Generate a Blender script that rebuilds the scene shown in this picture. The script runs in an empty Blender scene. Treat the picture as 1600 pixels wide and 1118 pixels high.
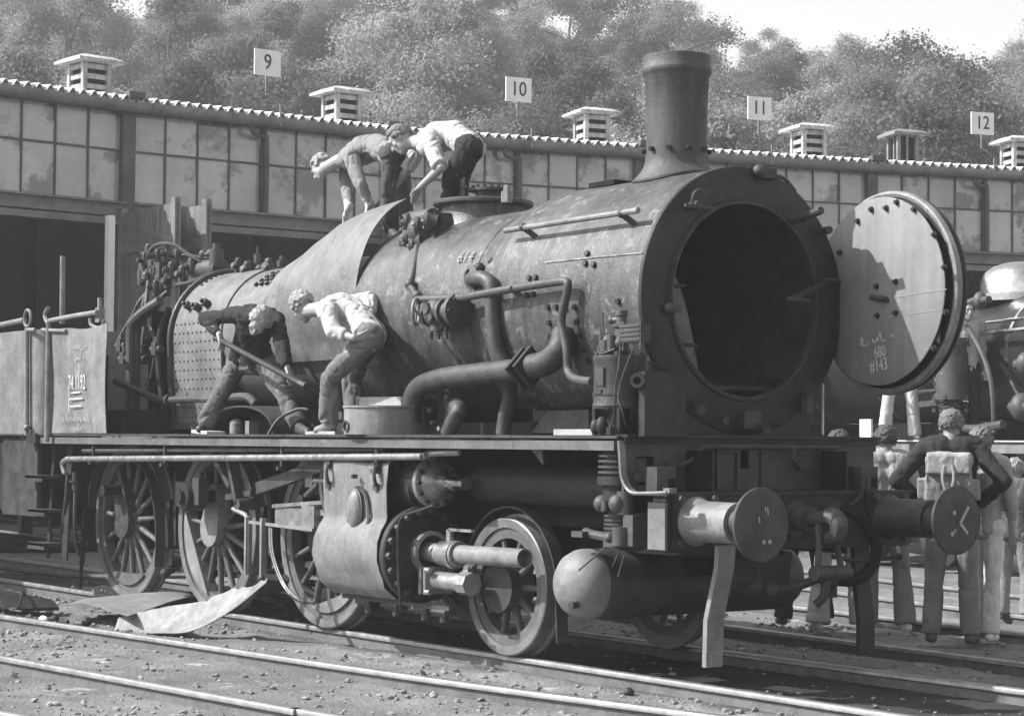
import bpy, math, random
import numpy as np
from mathutils import Vector, Matrix
random.seed(7); RNG = np.random.default_rng(7)
rad = math.radians
S = bpy.context.scene
C = S.collection

# ---------------------------------------------------------------- camera, sky, sun, exposure
cam_d = bpy.data.cameras.new('camera'); cam = bpy.data.objects.new('camera', cam_d); C.objects.link(cam)
S.camera = cam
cam_d.sensor_width = 36; cam_d.lens = 72.47; cam_d.clip_start = .1; cam_d.clip_end = 3000
yaw, pitch, roll = rad(144.251), rad(2.335), rad(.438)
v = Vector((math.cos(pitch)*math.cos(yaw), math.cos(pitch)*math.sin(yaw), math.sin(pitch)))
r0 = v.cross(Vector((0, 0, 1))).normalized(); u0 = r0.cross(v)
rr = math.cos(roll)*r0 + math.sin(roll)*u0; uu = -math.sin(roll)*r0 + math.cos(roll)*u0
M = Matrix((rr, uu, -v)).transposed().to_4x4(); M.translation = Vector((12.19, -9.555, 1.546))
cam.matrix_world = M

SUN = Vector((.68, 1.0, -1.05)).normalized()          # direction the light travels
W = bpy.data.worlds.new('World'); S.world = W; W.use_nodes = True
nt = W.node_tree; nt.nodes.clear()
sky = nt.nodes.new('ShaderNodeTexSky'); sky.sky_type = 'NISHITA'; sky.sun_disc = False
sky.sun_elevation = math.asin(-SUN.z); sky.sun_rotation = math.atan2(-SUN.x, -SUN.y) % (2*math.pi)
sky.dust_density = 2.5; sky.air_density = 1.0; sky.altitude = 100
bw = nt.nodes.new('ShaderNodeRGBToBW'); bg = nt.nodes.new('ShaderNodeBackground'); wo = nt.nodes.new('ShaderNodeOutputWorld')
bg.inputs['Strength'].default_value = .138
nt.links.new(sky.outputs[0], bw.inputs[0]); nt.links.new(bw.outputs[0], bg.inputs[0]); nt.links.new(bg.outputs[0], wo.inputs[0])
sd = bpy.data.lights.new('sun', 'SUN'); sd.energy = 4.1; sd.angle = rad(.6); sd.color = (1, 1, 1)
so = bpy.data.objects.new('sun', sd); C.objects.link(so)
so.rotation_euler = SUN.to_track_quat('-Z', 'Y').to_euler(); so.location = (0, 0, 40)
S.view_settings.view_transform = 'Standard'; S.view_settings.look = 'None'
S.view_settings.exposure = 1.25; S.view_settings.gamma = 1; S.view_settings.use_curve_mapping = False
S.cycles.max_bounces = 6; S.cycles.transparent_max_bounces = 8

# ---------------------------------------------------------------- helpers
def tag(o, label=None, cat=None, group=None, kind=None):
    if label: o['label'] = label
    if cat: o['category'] = cat
    if group: o['group'] = group
    if kind: o['kind'] = kind
    return o
def empty(name, loc=(0, 0, 0), label=None, cat=None, group=None, rz=0):
    o = bpy.data.objects.new(name, None); C.objects.link(o); o.location = loc; o.rotation_euler = (0, 0, rz)
    o.empty_display_size = .3
    return tag(o, label, cat, group)
def link(name, me, parent=None, loc=(0, 0, 0), rot=(0, 0, 0), scale=(1, 1, 1)):
    o = bpy.data.objects.new(name, me); C.objects.link(o); o.location = loc; o.rotation_euler = rot; o.scale = scale
    o.parent = parent
    return o
def catmull(P, n=6, closed=False):
    P = [Vector(p) for p in P]; out = []
    m = len(P)
    for i in range(m if closed else m-1):
        if closed: a, b, c, d = P[i-1], P[i], P[(i+1) % m], P[(i+2) % m]
        else: a, b, c, d = P[max(i-1, 0)], P[i], P[i+1], P[min(i+2, m-1)]
        for k in range(n):
            t = k/n
            out.append(.5*((2*b)+(c-a)*t+(2*a-5*b+4*c-d)*t*t+(3*b-a-3*c+d)*t**3))
    if not closed: out.append(P[-1])
    return out
def frame(d):
    d = Vector(d).normalized()
    a = Vector((0, 0, 1)) if abs(d.z) < .9 else Vector((1, 0, 0))
    x = a.cross(d).normalized(); return x, d.cross(x), d
class MB:
    def __init__(s): s.v = []; s.f = []; s.m = []; s.mi = 0
    def add(s, vs, fs):
        o = len(s.v); s.v += [tuple(p) for p in vs]; s.f += [tuple(i+o for i in q) for q in fs]; s.m += [s.mi]*len(fs); return s
    def box(s, c, d, R=None):
        c = Vector(c); hx, hy, hz = d[0]/2, d[1]/2, d[2]/2
        vs = [Vector((x, y, z)) for z in (-hz, hz) for y in (-hy, hy) for x in (-hx, hx)]
        if R is not None: vs = [R @ q for q in vs]
        return s.add([q+c for q in vs], [(0, 2, 3, 1), (4, 5, 7, 6), (0, 1, 5, 4), (2, 6, 7, 3), (0, 4, 6, 2), (1, 3, 7, 5)])
    def bar(s, a, b, w, h, up=(0, 0, 1)):                 # rectangular bar from a to b
        a = Vector(a); b = Vector(b); d = (b-a).normalized(); up = Vector(up)
        x = d.cross(up)
        if x.length < 1e-4: x = d.cross(Vector((1, 0, 0)))
        x.normalize(); y = x.cross(d); x = x*w/2; y = y*h/2
        return s.add([a-x-y, a+x-y, a+x+y, a-x+y, b-x-y, b+x-y, b+x+y, b-x+y], [(0, 3, 2, 1), (4, 5, 6, 7), (0, 1, 5, 4), (1, 2, 6, 5), (2, 3, 7, 6), (3, 0, 4, 7)])
    def tube(s, P, r, n=10, closed=False, cap=True):
        P = [Vector(p) for p in P]; m = len(P); rs = r if isinstance(r, (list, tuple)) else [r]*m
        T = []
        for i in range(m):
            a = P[i-1] if (i or closed) else P[0]; b = P[(i+1) % m] if (i < m-1 or closed) else P[-1]
            T.append((b-a).normalized())
        x, y, _ = frame(T[0]); vs = []
        for i in range(m):
            x = (x-T[i]*x.dot(T[i])); x.normalize(); y = T[i].cross(x)
            vs += [P[i]+rs[i]*(math.cos(2*math.pi*k/n)*x+math.sin(2*math.pi*k/n)*y) for k in range(n)]
        fs = []
        for i in range(m if closed else m-1):
            j = (i+1) % m
            fs += [(i*n+k, i*n+(k+1) % n, j*n+(k+1) % n, j*n+k) for k in range(n)]
        if cap and not closed: fs += [tuple(range(n-1, -1, -1)), tuple((m-1)*n+k for k in range(n))]
        return s.add(vs, fs)
    def cyl(s, a, b, r, r2=None, n=20, cap=True): return s.tube([a, b], [r, r if r2 is None else r2], n, cap=cap)
    def lathe(s, o, ax, prof, n=32, closed=False, a0=0, a1=2*math.pi):   # prof: (along axis, radius)
        o = Vector(o); x, y, d = frame(ax); full = abs(a1-a0-2*math.pi) < 1e-6
        k2 = n if full else n+1; vs = []; fs = []; m = len(prof)
        for t, r in prof:
            for k in range(k2):
                a = a0+(a1-a0)*k/n
                vs.append(o+d*t+r*(math.cos(a)*x+math.sin(a)*y))
        for i in range(m if closed else m-1):
            j = (i+1) % m
            for k in range(n):
                q = (k+1) % k2
                fs.append((i*k2+k, i*k2+q, j*k2+q, j*k2+k))
        return s.add(vs, fs)
    def disc(s, o, ax, R, t, n=32, ri=0, ch=0):
        if ri: return s.lathe(o, ax, [(0, ri), (0, R-ch), (ch, R), (t-ch, R), (t, R-ch), (t, ri)], n, closed=True)
        return s.lathe(o, ax, [(0, 1e-4), (0, R-ch), (ch, R), (t-ch, R), (t, R-ch), (t, 1e-4)], n)
    def prism(s, poly, vec):
        poly = [Vector(p) for p in poly]; vec = Vector(vec); n = len(poly)
        return s.add(poly+[p+vec for p in poly], [tuple(range(n-1, -1, -1)), tuple(range(n, 2*n))]+[(i, (i+1) % n, n+(i+1) % n, n+i) for i in range(n)])
    def grid(s, G):                                       # rows of points
        m = len(G); n = len(G[0])
        return s.add([p for row in G for p in row], [(i*n+k, i*n+k+1, (i+1)*n+k+1, (i+1)*n+k) for i in range(m-1) for k in range(n-1)])
    def sheet(s, G, t):                                   # grid thickened along its normals
        A = np.array([[tuple(p) for p in row] for row in G]); du = np.gradient(A, axis=0); dv = np.gradient(A, axis=1)
        N = np.cross(du, dv); N /= np.linalg.norm(N, axis=2, keepdims=True)+1e-9
        m, n = A.shape[:2]; B = A+N*t
        vs = [tuple(p) for p in A.reshape(-1, 3)]+[tuple(p) for p in B.reshape(-1, 3)]; o = m*n; fs = []
        for i in range(m-1):
            for k in range(n-1):
                q = (i*n+k, i*n+k+1, (i+1)*n+k+1, (i+1)*n+k)
                fs += [q[::-1], tuple(z+o for z in q)]
        edge = [(0, k) for k in range(n)]+[(i, n-1) for i in range(1, m)]+[(m-1, k) for k in range(n-2, -1, -1)]+[(i, 0) for i in range(m-2, 0, -1)]
        E = [i*n+k for i, k in edge]
        for a, b in zip(E, E[1:]+E[:1]): fs.append((a, b, b+o, a+o))
        return s.add(vs, fs)
    def sph(s, c, r, n=14, m=8, R=None):
        c = Vector(c); r = (r, r, r) if not isinstance(r, (tuple, list)) else r
        vs = []; fs = []
        for i in range(m+1):
            th = math.pi*i/m
            for k in range(n):
                ph = 2*math.pi*k/n
                q = Vector((r[0]*math.sin(th)*math.cos(ph), r[1]*math.sin(th)*math.sin(ph), r[2]*math.cos(th)))
                vs.append(c+(R @ q if R is not None else q))
        for i in range(m):
            for k in range(n): fs.append((i*n+k, (i+1)*n+k, (i+1)*n+(k+1) % n, i*n+(k+1) % n))
        return s.add(vs, fs)
    def bolt(s, p, ax, r=.02, h=.02):
        ax = Vector(ax).normalized(); return s.cyl(p, Vector(p)+ax*h, r, n=6)
    def mesh(s, name, mats, ang=35):
        me = bpy.data.meshes.new(name); me.from_pydata(s.v, [], s.f)
        for q in (mats if isinstance(mats, (list, tuple)) else [mats]): me.materials.append(q)
        if any(s.m): me.polygons.foreach_set('material_index', s.m)
        if ang:
            me.polygons.foreach_set('use_smooth', [True]*len(s.f)); me.set_sharp_from_angle(angle=rad(ang))
        me.update(); return me
    def build(s, name, mats, parent=None, ang=35, kind=None, label=None):
        o = link(name, s.mesh(name, mats, ang), parent)
        return tag(o, label, None, None, kind)

def mat(name, col, rough=.6, var=.3, scale=5, bump=.15, bscale=60, spec=.4, metal=0, spots=0, spotcol=.5, spotscale=9, detail=6, stretch=(1, 1, 1), rnd=0, trans=0, streak=0):
    m = bpy.data.materials.new(name); m.use_nodes = True; N = m.node_tree.nodes; L = m.node_tree.links; b = N['Principled BSDF']
    tc = N.new('ShaderNodeTexCoord'); mp = N.new('ShaderNodeMapping'); mp.inputs['Scale'].default_value = stretch
    L.new(tc.outputs['Object'], mp.inputs[0])
    if rnd:
        oi0 = N.new('ShaderNodeObjectInfo'); va = N.new('ShaderNodeVectorMath'); va.operation = 'MULTIPLY_ADD'; L.new(tc.outputs['Object'], va.inputs[0]); va.inputs[1].default_value = stretch
        ml = N.new('ShaderNodeMath'); ml.operation = 'MULTIPLY'; ml.inputs[1].default_value = 173.0; L.new(oi0.outputs['Random'], ml.inputs[0]); L.new(ml.outputs[0], va.inputs[2]); mp = va
    def noise(sc, det=detail, ro=.6):
        n = N.new('ShaderNodeTexNoise'); n.inputs['Scale'].default_value = sc; n.inputs['Detail'].default_value = det; n.inputs['Roughness'].default_value = ro
        L.new(mp.outputs[0], n.inputs['Vector']); return n.outputs['Fac']
    def rng(src, a, b_, c, d):
        q = N.new('ShaderNodeMapRange'); L.new(src, q.inputs[0])
        for i, x in enumerate((a, b_, c, d)): q.inputs[i+1].default_value = x
        return q.outputs[0]
    def math_(op, a, b_):
        q = N.new('ShaderNodeMath'); q.operation = op
        for i, x in enumerate((a, b_)):
            if isinstance(x, (int, float)): q.inputs[i].default_value = x
            else: L.new(x, q.inputs[i])
        return q.outputs[0]
    val = rng(noise(scale), .3, .7, col*(1-var), col*(1+var))
    val = math_('MULTIPLY', val, rng(noise(scale*7, 4), .3, .7, 1-var*.5, 1+var*.5))
    if streak:
        m2 = N.new('ShaderNodeMapping'); m2.inputs['Scale'].default_value = (14, 14, 1.2); L.new(tc.outputs['Object'], m2.inputs[0])
        n = N.new('ShaderNodeTexNoise'); n.inputs['Scale'].default_value = 1; n.inputs['Detail'].default_value = 4; L.new(m2.outputs[0], n.inputs['Vector'])
        val = math_('MULTIPLY', val, rng(n.outputs['Fac'], .35, .7, 1-streak, 1+streak))
    if spots:
        sp = rng(noise(spotscale, 8, .7), .66-spots*.14, .72-spots*.14, 0, 1)
        mx = N.new('ShaderNodeMix'); L.new(sp, mx.inputs[0]); L.new(val, mx.inputs[2]); mx.inputs[3].default_value = spotcol
        val = mx.outputs[0]
    if rnd:
        oi = N.new('ShaderNodeObjectInfo'); val = math_('MULTIPLY', val, rng(oi.outputs['Random'], 0, 1, 1-rnd, 1+rnd))
    cc = N.new('ShaderNodeCombineColor')
    for i in range(3): L.new(val, cc.inputs[i])
    L.new(cc.outputs[0], b.inputs['Base Color'])
    b.inputs['Metallic'].default_value = metal
    b.inputs['Specular IOR Level'].default_value = spec
    L.new(rng(noise(scale*2.3), .3, .7, max(.05, rough-.12), min(1, rough+.12)), b.inputs['Roughness'])
    if bump:
        bn = N.new('ShaderNodeBump'); bn.inputs['Strength'].default_value = bump; bn.inputs['Distance'].default_value = .02
        L.new(noise(bscale, 5), bn.inputs['Height']); L.new(bn.outputs[0], b.inputs['Normal'])
    if trans:
        tr = N.new('ShaderNodeBsdfTranslucent'); L.new(cc.outputs[0], tr.inputs[0]); ms = N.new('ShaderNodeMixShader'); ms.inputs[0].default_value = trans
        L.new(b.outputs[0], ms.inputs[1]); L.new(tr.outputs[0], ms.inputs[2]); L.new(ms.outputs[0], N['Material Output'].inputs[0])
    return m

IRON = mat('black_iron', .02, .55, .4, 4, .25, spec=.28)
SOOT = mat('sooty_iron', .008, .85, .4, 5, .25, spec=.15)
BOIL = mat('weathered_boiler', .047, .5, .6, 2.2, .25, 32, spots=.66, spotcol=.125, spotscale=8, streak=.3, spec=.5)
BARE = mat('bare_boiler', .115, .6, .4, 3, .3, 70, spots=.2, spotcol=.26, spotscale=9, streak=.1)
SHEET = mat('jacket_sheet', .125, .5, .28, 4, .2, 40, spots=.5, spotcol=.07, spotscale=5, streak=.12)
GREY = mat('dusty_steel', .038, .55, .45, 6, .25, spec=.35)
LIGHT = mat('pale_painted_steel', .16, .55, .35, 5, .2, spots=.2, spotcol=.08, spotscale=5, streak=.06)
STEEL = mat('worn_steel', .3, .32, .3, 6, .1, metal=.6)
BRIGHT = mat('polished_steel', .6, .2, .2, 8, .03, metal=1)
DOORIN = mat('door_lining', .165, .6, .15, 3, .1, 50, streak=.12)
WHITEP = mat('white_paint', .78, .5, .08, 6, .05)
BLACKP = mat('black_paint', .02, .5, .1, 6, 0)
CHALK = mat('chalk', .42, .95, .3, 30, 0)
WOOD = mat('weathered_wood', .3, .75, .25, 6, .3, stretch=(1, 6, 6))
CONC = mat('fibre_cement', .62, .85, .25, 4, .25, spots=.2, spotcol=.3)
DARKW = mat('dark_woodwork', .055, .7, .3, 4, .2)
STRUCT = mat('roundhouse_steel', .07, .6, .35, 3, .2)
STRUCTL = mat('roundhouse_beam', .16, .6, .3, 3, .2)
# ---------------------------------------------------------------- ground and rails
def vnoise(P, seed=0):                                    # smooth value noise, P (n,3)
    P = np.asarray(P, float); I = np.floor(P).astype(np.int64); F = P-I; F = F*F*(3-2*F); out = 0
    for dx in (0, 1):
        for dy in (0, 1):
            for dz in (0, 1):
                h = (I[:, 0]+dx)*374761393+(I[:, 1]+dy)*668265263+(I[:, 2]+dz)*2147483647+seed*974711
                h = (h ^ (h >> 13))*1274126177; h = (h ^ (h >> 16)) & 0xffff
                w = (F[:, 0] if dx else 1-F[:, 0])*(F[:, 1] if dy else 1-F[:, 1])*(F[:, 2] if dz else 1-F[:, 2])
                out = out+w*h/65535.0
    return out
def fbm(P, seed=0, oct=4):
    o = 0; a = .5; P = np.asarray(P, float)
    for k in range(oct): o = o+a*vnoise(P*2**k, seed+k); a *= .5
    return o

def lines():                                              # every rail as a polyline of its head centre
    R = {'near': [(-34, -.75), (12, -.75)], 'far': [(-34, .82), (14, .82)],
         'f1': [(-34, -5.0), (-5.2, -2.55), (.34, -2.07), (3.16, -1.68), (8, -.95), (12, -.3)],
         'f2': [(-34, -6.6), (-1.94, -3.87), (2.18, -3.48), (8, -2.75), (12, -2.2)],
         'g1': [(-34, -10.8), (.9, -5.02), (8, -3.7), (12, -3.0)], 'g2': [(-34, -12.4), (.9, -6.6), (12, -4.6)],
         'n1': [(-34, 4.9), (-14, 3.25), (-1.2, 2.32), (2.3, 2.1), (10, 1.5)], 'n2': [(-34, 6.5), (-14, 4.95), (-2.8, 4.3), (-.54, 4.1), (10, 3.1)],
         'm1': [(-34, 13.2), (-14, 8.4), (-1.1, 5.5), (8, 3.6)], 'm2': [(-34, 14.9), (-14, 10.1), (-1.1, 7.1), (8, 5.2)]}
    return R
xs = np.concatenate([np.linspace(-225, -40, 10), np.arange(-36, -14, .6), np.arange(-14, 5.5, .075), np.arange(6, 14, .5), np.linspace(16, 225, 10)])
ys = np.concatenate([np.linspace(-225, -14, 9), np.arange(-12, -6, .4), np.arange(-6, 4.2, .075), np.arange(4.3, 14, .3), np.linspace(16, 225, 10)])
GX, GY = np.meshgrid(xs, ys, indexing='ij'); P2 = np.stack([GX.ravel(), GY.ravel(), np.zeros(GX.size)], 1)
H = -.10+.07*(fbm(P2*.8, 3, 3)-.45)+.06*(fbm(P2*3.1, 11, 4)-.47)+.09*np.clip(fbm(P2*6, 21, 3)-.5, 0, 1)
far_ = np.hypot(P2[:, 0]+4, P2[:, 1])>40; H[far_] = -.16
for k, L_ in lines().items():
    for a, b in zip(L_, L_[1:]):
        a = np.array(a); b = np.array(b); d = b-a; t = np.clip(((P2[:, :2]-a)@d)/(d@d), 0, 1); q = np.linalg.norm(P2[:, :2]-(a+t[:, None]*d), axis=1)
        m_ = q < .16; H[m_] = np.minimum(H[m_], -.075-.03*(q[m_] < .1))
nx, ny = len(xs), len(ys); idx = np.arange(nx*ny).reshape(nx, ny)
F = np.stack([idx[:-1, :-1], idx[1:, :-1], idx[1:, 1:], idx[:-1, 1:]], -1).reshape(-1, 4)
me = bpy.data.meshes.new('ground'); me.from_pydata(np.c_[P2[:, :2], H].tolist(), [], F.tolist())
me.polygons.foreach_set('use_smooth', [True]*len(F))
GROUND = mat('cinder_ground', .16, .95, .4, .5, .9, 30, spec=.1, spots=.35, spotcol=.33, spotscale=2.2, detail=12)
gn = GROUND.node_tree; gN = gn.nodes; gb = gN['Principled BSDF']; old = gb.inputs['Base Color'].links[0].from_socket
tcg = gN.new('ShaderNodeTexCoord'); sx = gN.new('ShaderNodeSeparateXYZ'); gn.links.new(tcg.outputs['Object'], sx.inputs[0])
ng = gN.new('ShaderNodeTexNoise'); ng.inputs['Scale'].default_value = 1.3; ng.inputs['Detail'].default_value = 6; gn.links.new(tcg.outputs['Object'], ng.inputs['Vector'])
def gm(op, a, b_):
    q = gN.new('ShaderNodeMath'); q.operation = op
    for i_, x_ in enumerate((a, b_)):
        if isinstance(x_, (int, float)): q.inputs[i_].default_value = x_
        else: gn.links.new(x_, q.inputs[i_])
    return q.outputs[0]
dist = gm('ABSOLUTE', gm('SUBTRACT', sx.outputs['Y'], .1), 0); dist = gm('ADD', dist, gm('MULTIPLY', gm('SUBTRACT', ng.outputs['Fac'], .5), 1.1))
mr = gN.new('ShaderNodeMapRange'); gn.links.new(dist, mr.inputs[0]); mr.inputs[1].default_value = .65; mr.inputs[2].default_value = 1.15; mr.inputs[3].default_value = .22; mr.inputs[4].default_value = 1.0   # oil-blackened bed of the locomotive's track
mg = gN.new('ShaderNodeMix'); mg.data_type = 'RGBA'; mg.blend_type = 'MULTIPLY'; mg.inputs[0].default_value = 1; gn.links.new(old, mg.inputs[6]); gn.links.new(mr.outputs[0], mg.inputs[7]); gn.links.new(mg.outputs[2], gb.inputs['Base Color'])
me.materials.append(GROUND); ground = link('ground', me); tag(ground, kind='structure')
def gh(x, y):
    i = int(np.clip(np.searchsorted(xs, x), 0, nx-1)); j = int(np.clip(np.searchsorted(ys, y), 0, ny-1)); return H[i*ny+j]

RAILTOP = mat('worn_rail_head', .25, .4, .25, 8, .05, metal=.5); RAILSIDE = mat('rusty_rail_side', .11, .85, .3, 6, .3)
def rail(path):
    P = catmull([(x, y, 0) for x, y in path], 10) if len(path) > 2 else [Vector((x, y, 0)) for x, y in path]
    prof = [(-.062, -.16), (-.062, -.145), (-.012, -.125), (-.011, -.045), (-.034, -.034), (-.035, -.008), (-.028, 0), (.028, 0), (.035, -.008), (.034, -.034), (.011, -.045), (.012, -.125), (.062, -.145), (.062, -.16)]
    b = MB(); rows = []
    for i, p in enumerate(P):
        t = (P[min(i+1, len(P)-1)]-P[max(i-1, 0)]).normalized(); s_ = Vector((-t.y, t.x, 0))
        rows.append([p+s_*o+Vector((0, 0, z)) for o, z in prof])
    n = len(prof); vs = [q for r_ in rows for q in r_]; b.add(vs, [])
    for i in range(len(P)-1):
        for k in range(n-1):
            b.f.append((i*n+k, i*n+k+1, (i+1)*n+k+1, (i+1)*n+k)); b.m.append(1 if 4 <= k <= 8 else 0)
    return b
for k, path in lines().items():
    o = rail(path).build('rail', [RAILSIDE, RAILTOP], ang=50); tag(o, kind='structure')

# loose stones and clinker lying on the ground: nobody could count them
STONE = mat('clinker', .2, .95, .4, 3, .4, 30, spec=.15)
def stones(n, x0, x1, y0, y1, s0, s1, name, seed):
    g = np.random.default_rng(seed); V = []; Fs = []
    ga = (1+5**.5)/2; base = np.array([(-1, ga, 0), (1, ga, 0), (-1, -ga, 0), (1, -ga, 0), (0, -1, ga), (0, 1, ga), (0, -1, -ga), (0, 1, -ga), (ga, 0, -1), (ga, 0, 1), (-ga, 0, -1), (-ga, 0, 1)])/1.9
    tri = [(0, 11, 5), (0, 5, 1), (0, 1, 7), (0, 7, 10), (0, 10, 11), (1, 5, 9), (5, 11, 4), (11, 10, 2), (10, 7, 6), (7, 1, 8), (3, 9, 4), (3, 4, 2), (3, 2, 6), (3, 6, 8), (3, 8, 9), (4, 9, 5), (2, 4, 11), (6, 2, 10), (8, 6, 7), (9, 8, 1)]
    XY = np.c_[g.uniform(x0, x1, n), g.uniform(y0, y1, n), np.full(n, 5.)]; keep = (fbm(XY*.9, 9, 3) > g.uniform(.28, .6, n)) & ((np.abs(XY[:, 1]-.05) > .85) | (g.random(n) < .12))
    for x, y in XY[keep, :2]:
        
        s = s0*(s1/s0)**(g.random()**2.2)
        q = base*s*g.uniform(.65, 1.2, (12, 1))*np.array([1, g.uniform(.6, 1), g.uniform(.4, .8)])
        a = g.uniform(0, 6.28); ca, sa = math.cos(a), math.sin(a)
        q = np.c_[q[:, 0]*ca-q[:, 1]*sa, q[:, 0]*sa+q[:, 1]*ca, q[:, 2]+q[:, 0]*g.uniform(-.3, .3)]
        o = len(V); V += (q+np.array([x, y, gh(x, y)+s*.2])).tolist(); Fs += [(a_+o, b_+o, c_+o) for a_, b_, c_ in tri]
    me = bpy.data.meshes.new(name); me.from_pydata(V, [], Fs); me.materials.append(STONE); o = link(name, me); tag(o, kind='stuff', label='loose stones and clinker scattered over the cinder ground between the tracks', cat='gravel'); return o
stones(46000, -13, 4.5, -5.6, 3.8, .005, .036, 'gravel', 5)

# ---------------------------------------------------------------- roundhouse
PANE = mat('dusty_glass_reflections', .33, .14, .15, 1.2, .03, 3, spec=.9, spots=1.0, spotcol=.1, spotscale=.85, rnd=.16, detail=3)  # dust, plus dark blotches painted in for reflected trees
RH = empty('roundhouse', (-16, 8, 0), 'long curved engine shed with glazed front above open stalls', 'engine shed')
def rpart(name, b, m, kind=None, ang=35, parent=None, label=None):
    o = b.build(name, m, None, ang, kind, label); o.parent = parent or RH
    if parent is None: o.matrix_parent_inverse = Matrix.Translation((16, -8, 0))
    return o
COR = [Vector(p+(0,)) for p in ((-12.4, -9.6), (-14.3, -5.5), (-15.5, -1.0), (-16.0, 3.62), (-16.02, 8.25), (-15.06, 12.7), (-13.9, 17.09), (-12.45, 21.45), (-10.6, 25.7))]
ZB, ZS, ZT, ZE = 5.06, 5.83, 6.46, 6.6
Z = Vector((0, 0, 1))
bar_b = MB()
for i in range(len(COR)-1):
    a, b_ = COR[i], COR[i+1]; t = (b_-a).normalized(); n = Vector((t.y, -t.x, 0)); Lb = (b_-a).length
    R3 = Matrix((t, -n, Z)).transposed()                  # local x along the wall, y inwards
    def P(u, o, z): return a+t*u+n*o+Z*z
    b = MB(); b.box(P(0, 0, 3.2), (.2, .24, 6.6), R3); rpart('pillar', b, STRUCT)
    b = MB(); b.box(P(Lb/2, .06, 4.93), (Lb-.2, .1, .18), R3); b.box(P(Lb/2, .1, 5.035), (Lb-.2, .22, .03), R3); b.box(P(Lb/2, .03, 4.76), (Lb-.2, .2, .1), R3); rpart('lintel_beam', b, STRUCTL)
    b = MB(); b.tube([P(-.02, .2, 6.49), P(Lb+.02, .2, 6.49)], .105, 14)
    for k in range(7): b.tube([P(.3+k*.66, .2, 6.49), P(.34+k*.66, .2, 6.49)], .118, 14)
    rpart('gutter', b, STRUCTL)
    b = MB(); b.box(P(Lb/2, .0, 6.5), (Lb, .12, .2), R3); rpart('fascia_board', b, STRUCT)
    # corrugated roof sheets
    slope = .1; amp = .042; wl = .178; nw = int(Lb/wl)*8; G = []
    for d_ in (.3, -1.5, -14.5):
        G.append([P(Lb*k/nw, d_, ZE-.02-slope*(d_-.3)+amp*math.cos(2*math.pi*k/8)) for k in range(nw+1)])
    b = MB(); b.sheet(G, .012); rpart('corrugated_roof', b, CONC, ang=60)
    b = MB(); b.box(P(.0, .27, ZE+.03), (.26, .2, .09), R3); rpart('roof_joint_cap', b, STRUCT)
    # glazing
    half = Lb/2
    for h_ in (0, 1):
        u0 = .1 if h_ == 0 else half+.05; w_ = (half-.15)/4
        for k in range(4):
            for z0, z1 in ((ZB+.02, ZS-.015), (ZS+.015, ZT)):
                p = MB(); p.box((0, 0, 0), (w_-.016, .008, z1-z0))
                if 'pane_mesh' not in globals() or abs(globals()['pw']-(w_-.03)) > .002 and True:
                    pass
                o = link('window_pane', p.mesh('window_pane', PANE, None)); o.parent = RH; o.matrix_parent_inverse = Matrix.Translation((16, -8, 0))
                mw = R3.to_4x4(); mw.translation = P(u0+w_*(k+.5), -.01, (z0+z1)/2)
                tilt = Matrix.Rotation(random.uniform(-.015, .015), 4, 'X') @ Matrix.Rotation(random.uniform(-.02, .02), 4, 'Z')
                o.matrix_basis = mw @ tilt
            if k: bar_b.box(P(u0+w_*k, .0, (ZB+ZT)/2), (.022, .05, ZT-ZB), R3)
        bar_b.box(P(u0+2*w_, .002, ZS), (4*w_, .04, .03), R3)
    b = MB(); b.box(P(half, .02, (ZB+ZT)/2), (.07, .1, ZT-ZB), R3); rpart('mid_post', b, STRUCT)
    b = MB(); b.tube(catmull([P(half-.3, .2, 6.38), P(half-.28, .2, 6.28), P(half-.1, .14, 6.24), P(half, .12, 6.18), P(half, .12, ZB)], 5), .04, 10); rpart('drainpipe', b, STRUCT)
    # dark interior
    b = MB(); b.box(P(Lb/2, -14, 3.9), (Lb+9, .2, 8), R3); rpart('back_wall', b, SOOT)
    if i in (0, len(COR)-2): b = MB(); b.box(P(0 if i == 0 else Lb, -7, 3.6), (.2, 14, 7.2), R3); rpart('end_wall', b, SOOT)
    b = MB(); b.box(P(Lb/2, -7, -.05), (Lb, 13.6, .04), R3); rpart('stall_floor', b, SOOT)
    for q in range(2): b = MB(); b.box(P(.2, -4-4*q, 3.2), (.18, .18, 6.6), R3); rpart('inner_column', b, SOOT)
rpart('glazing_bar', bar_b, STRUCT, 'stuff')

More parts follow.
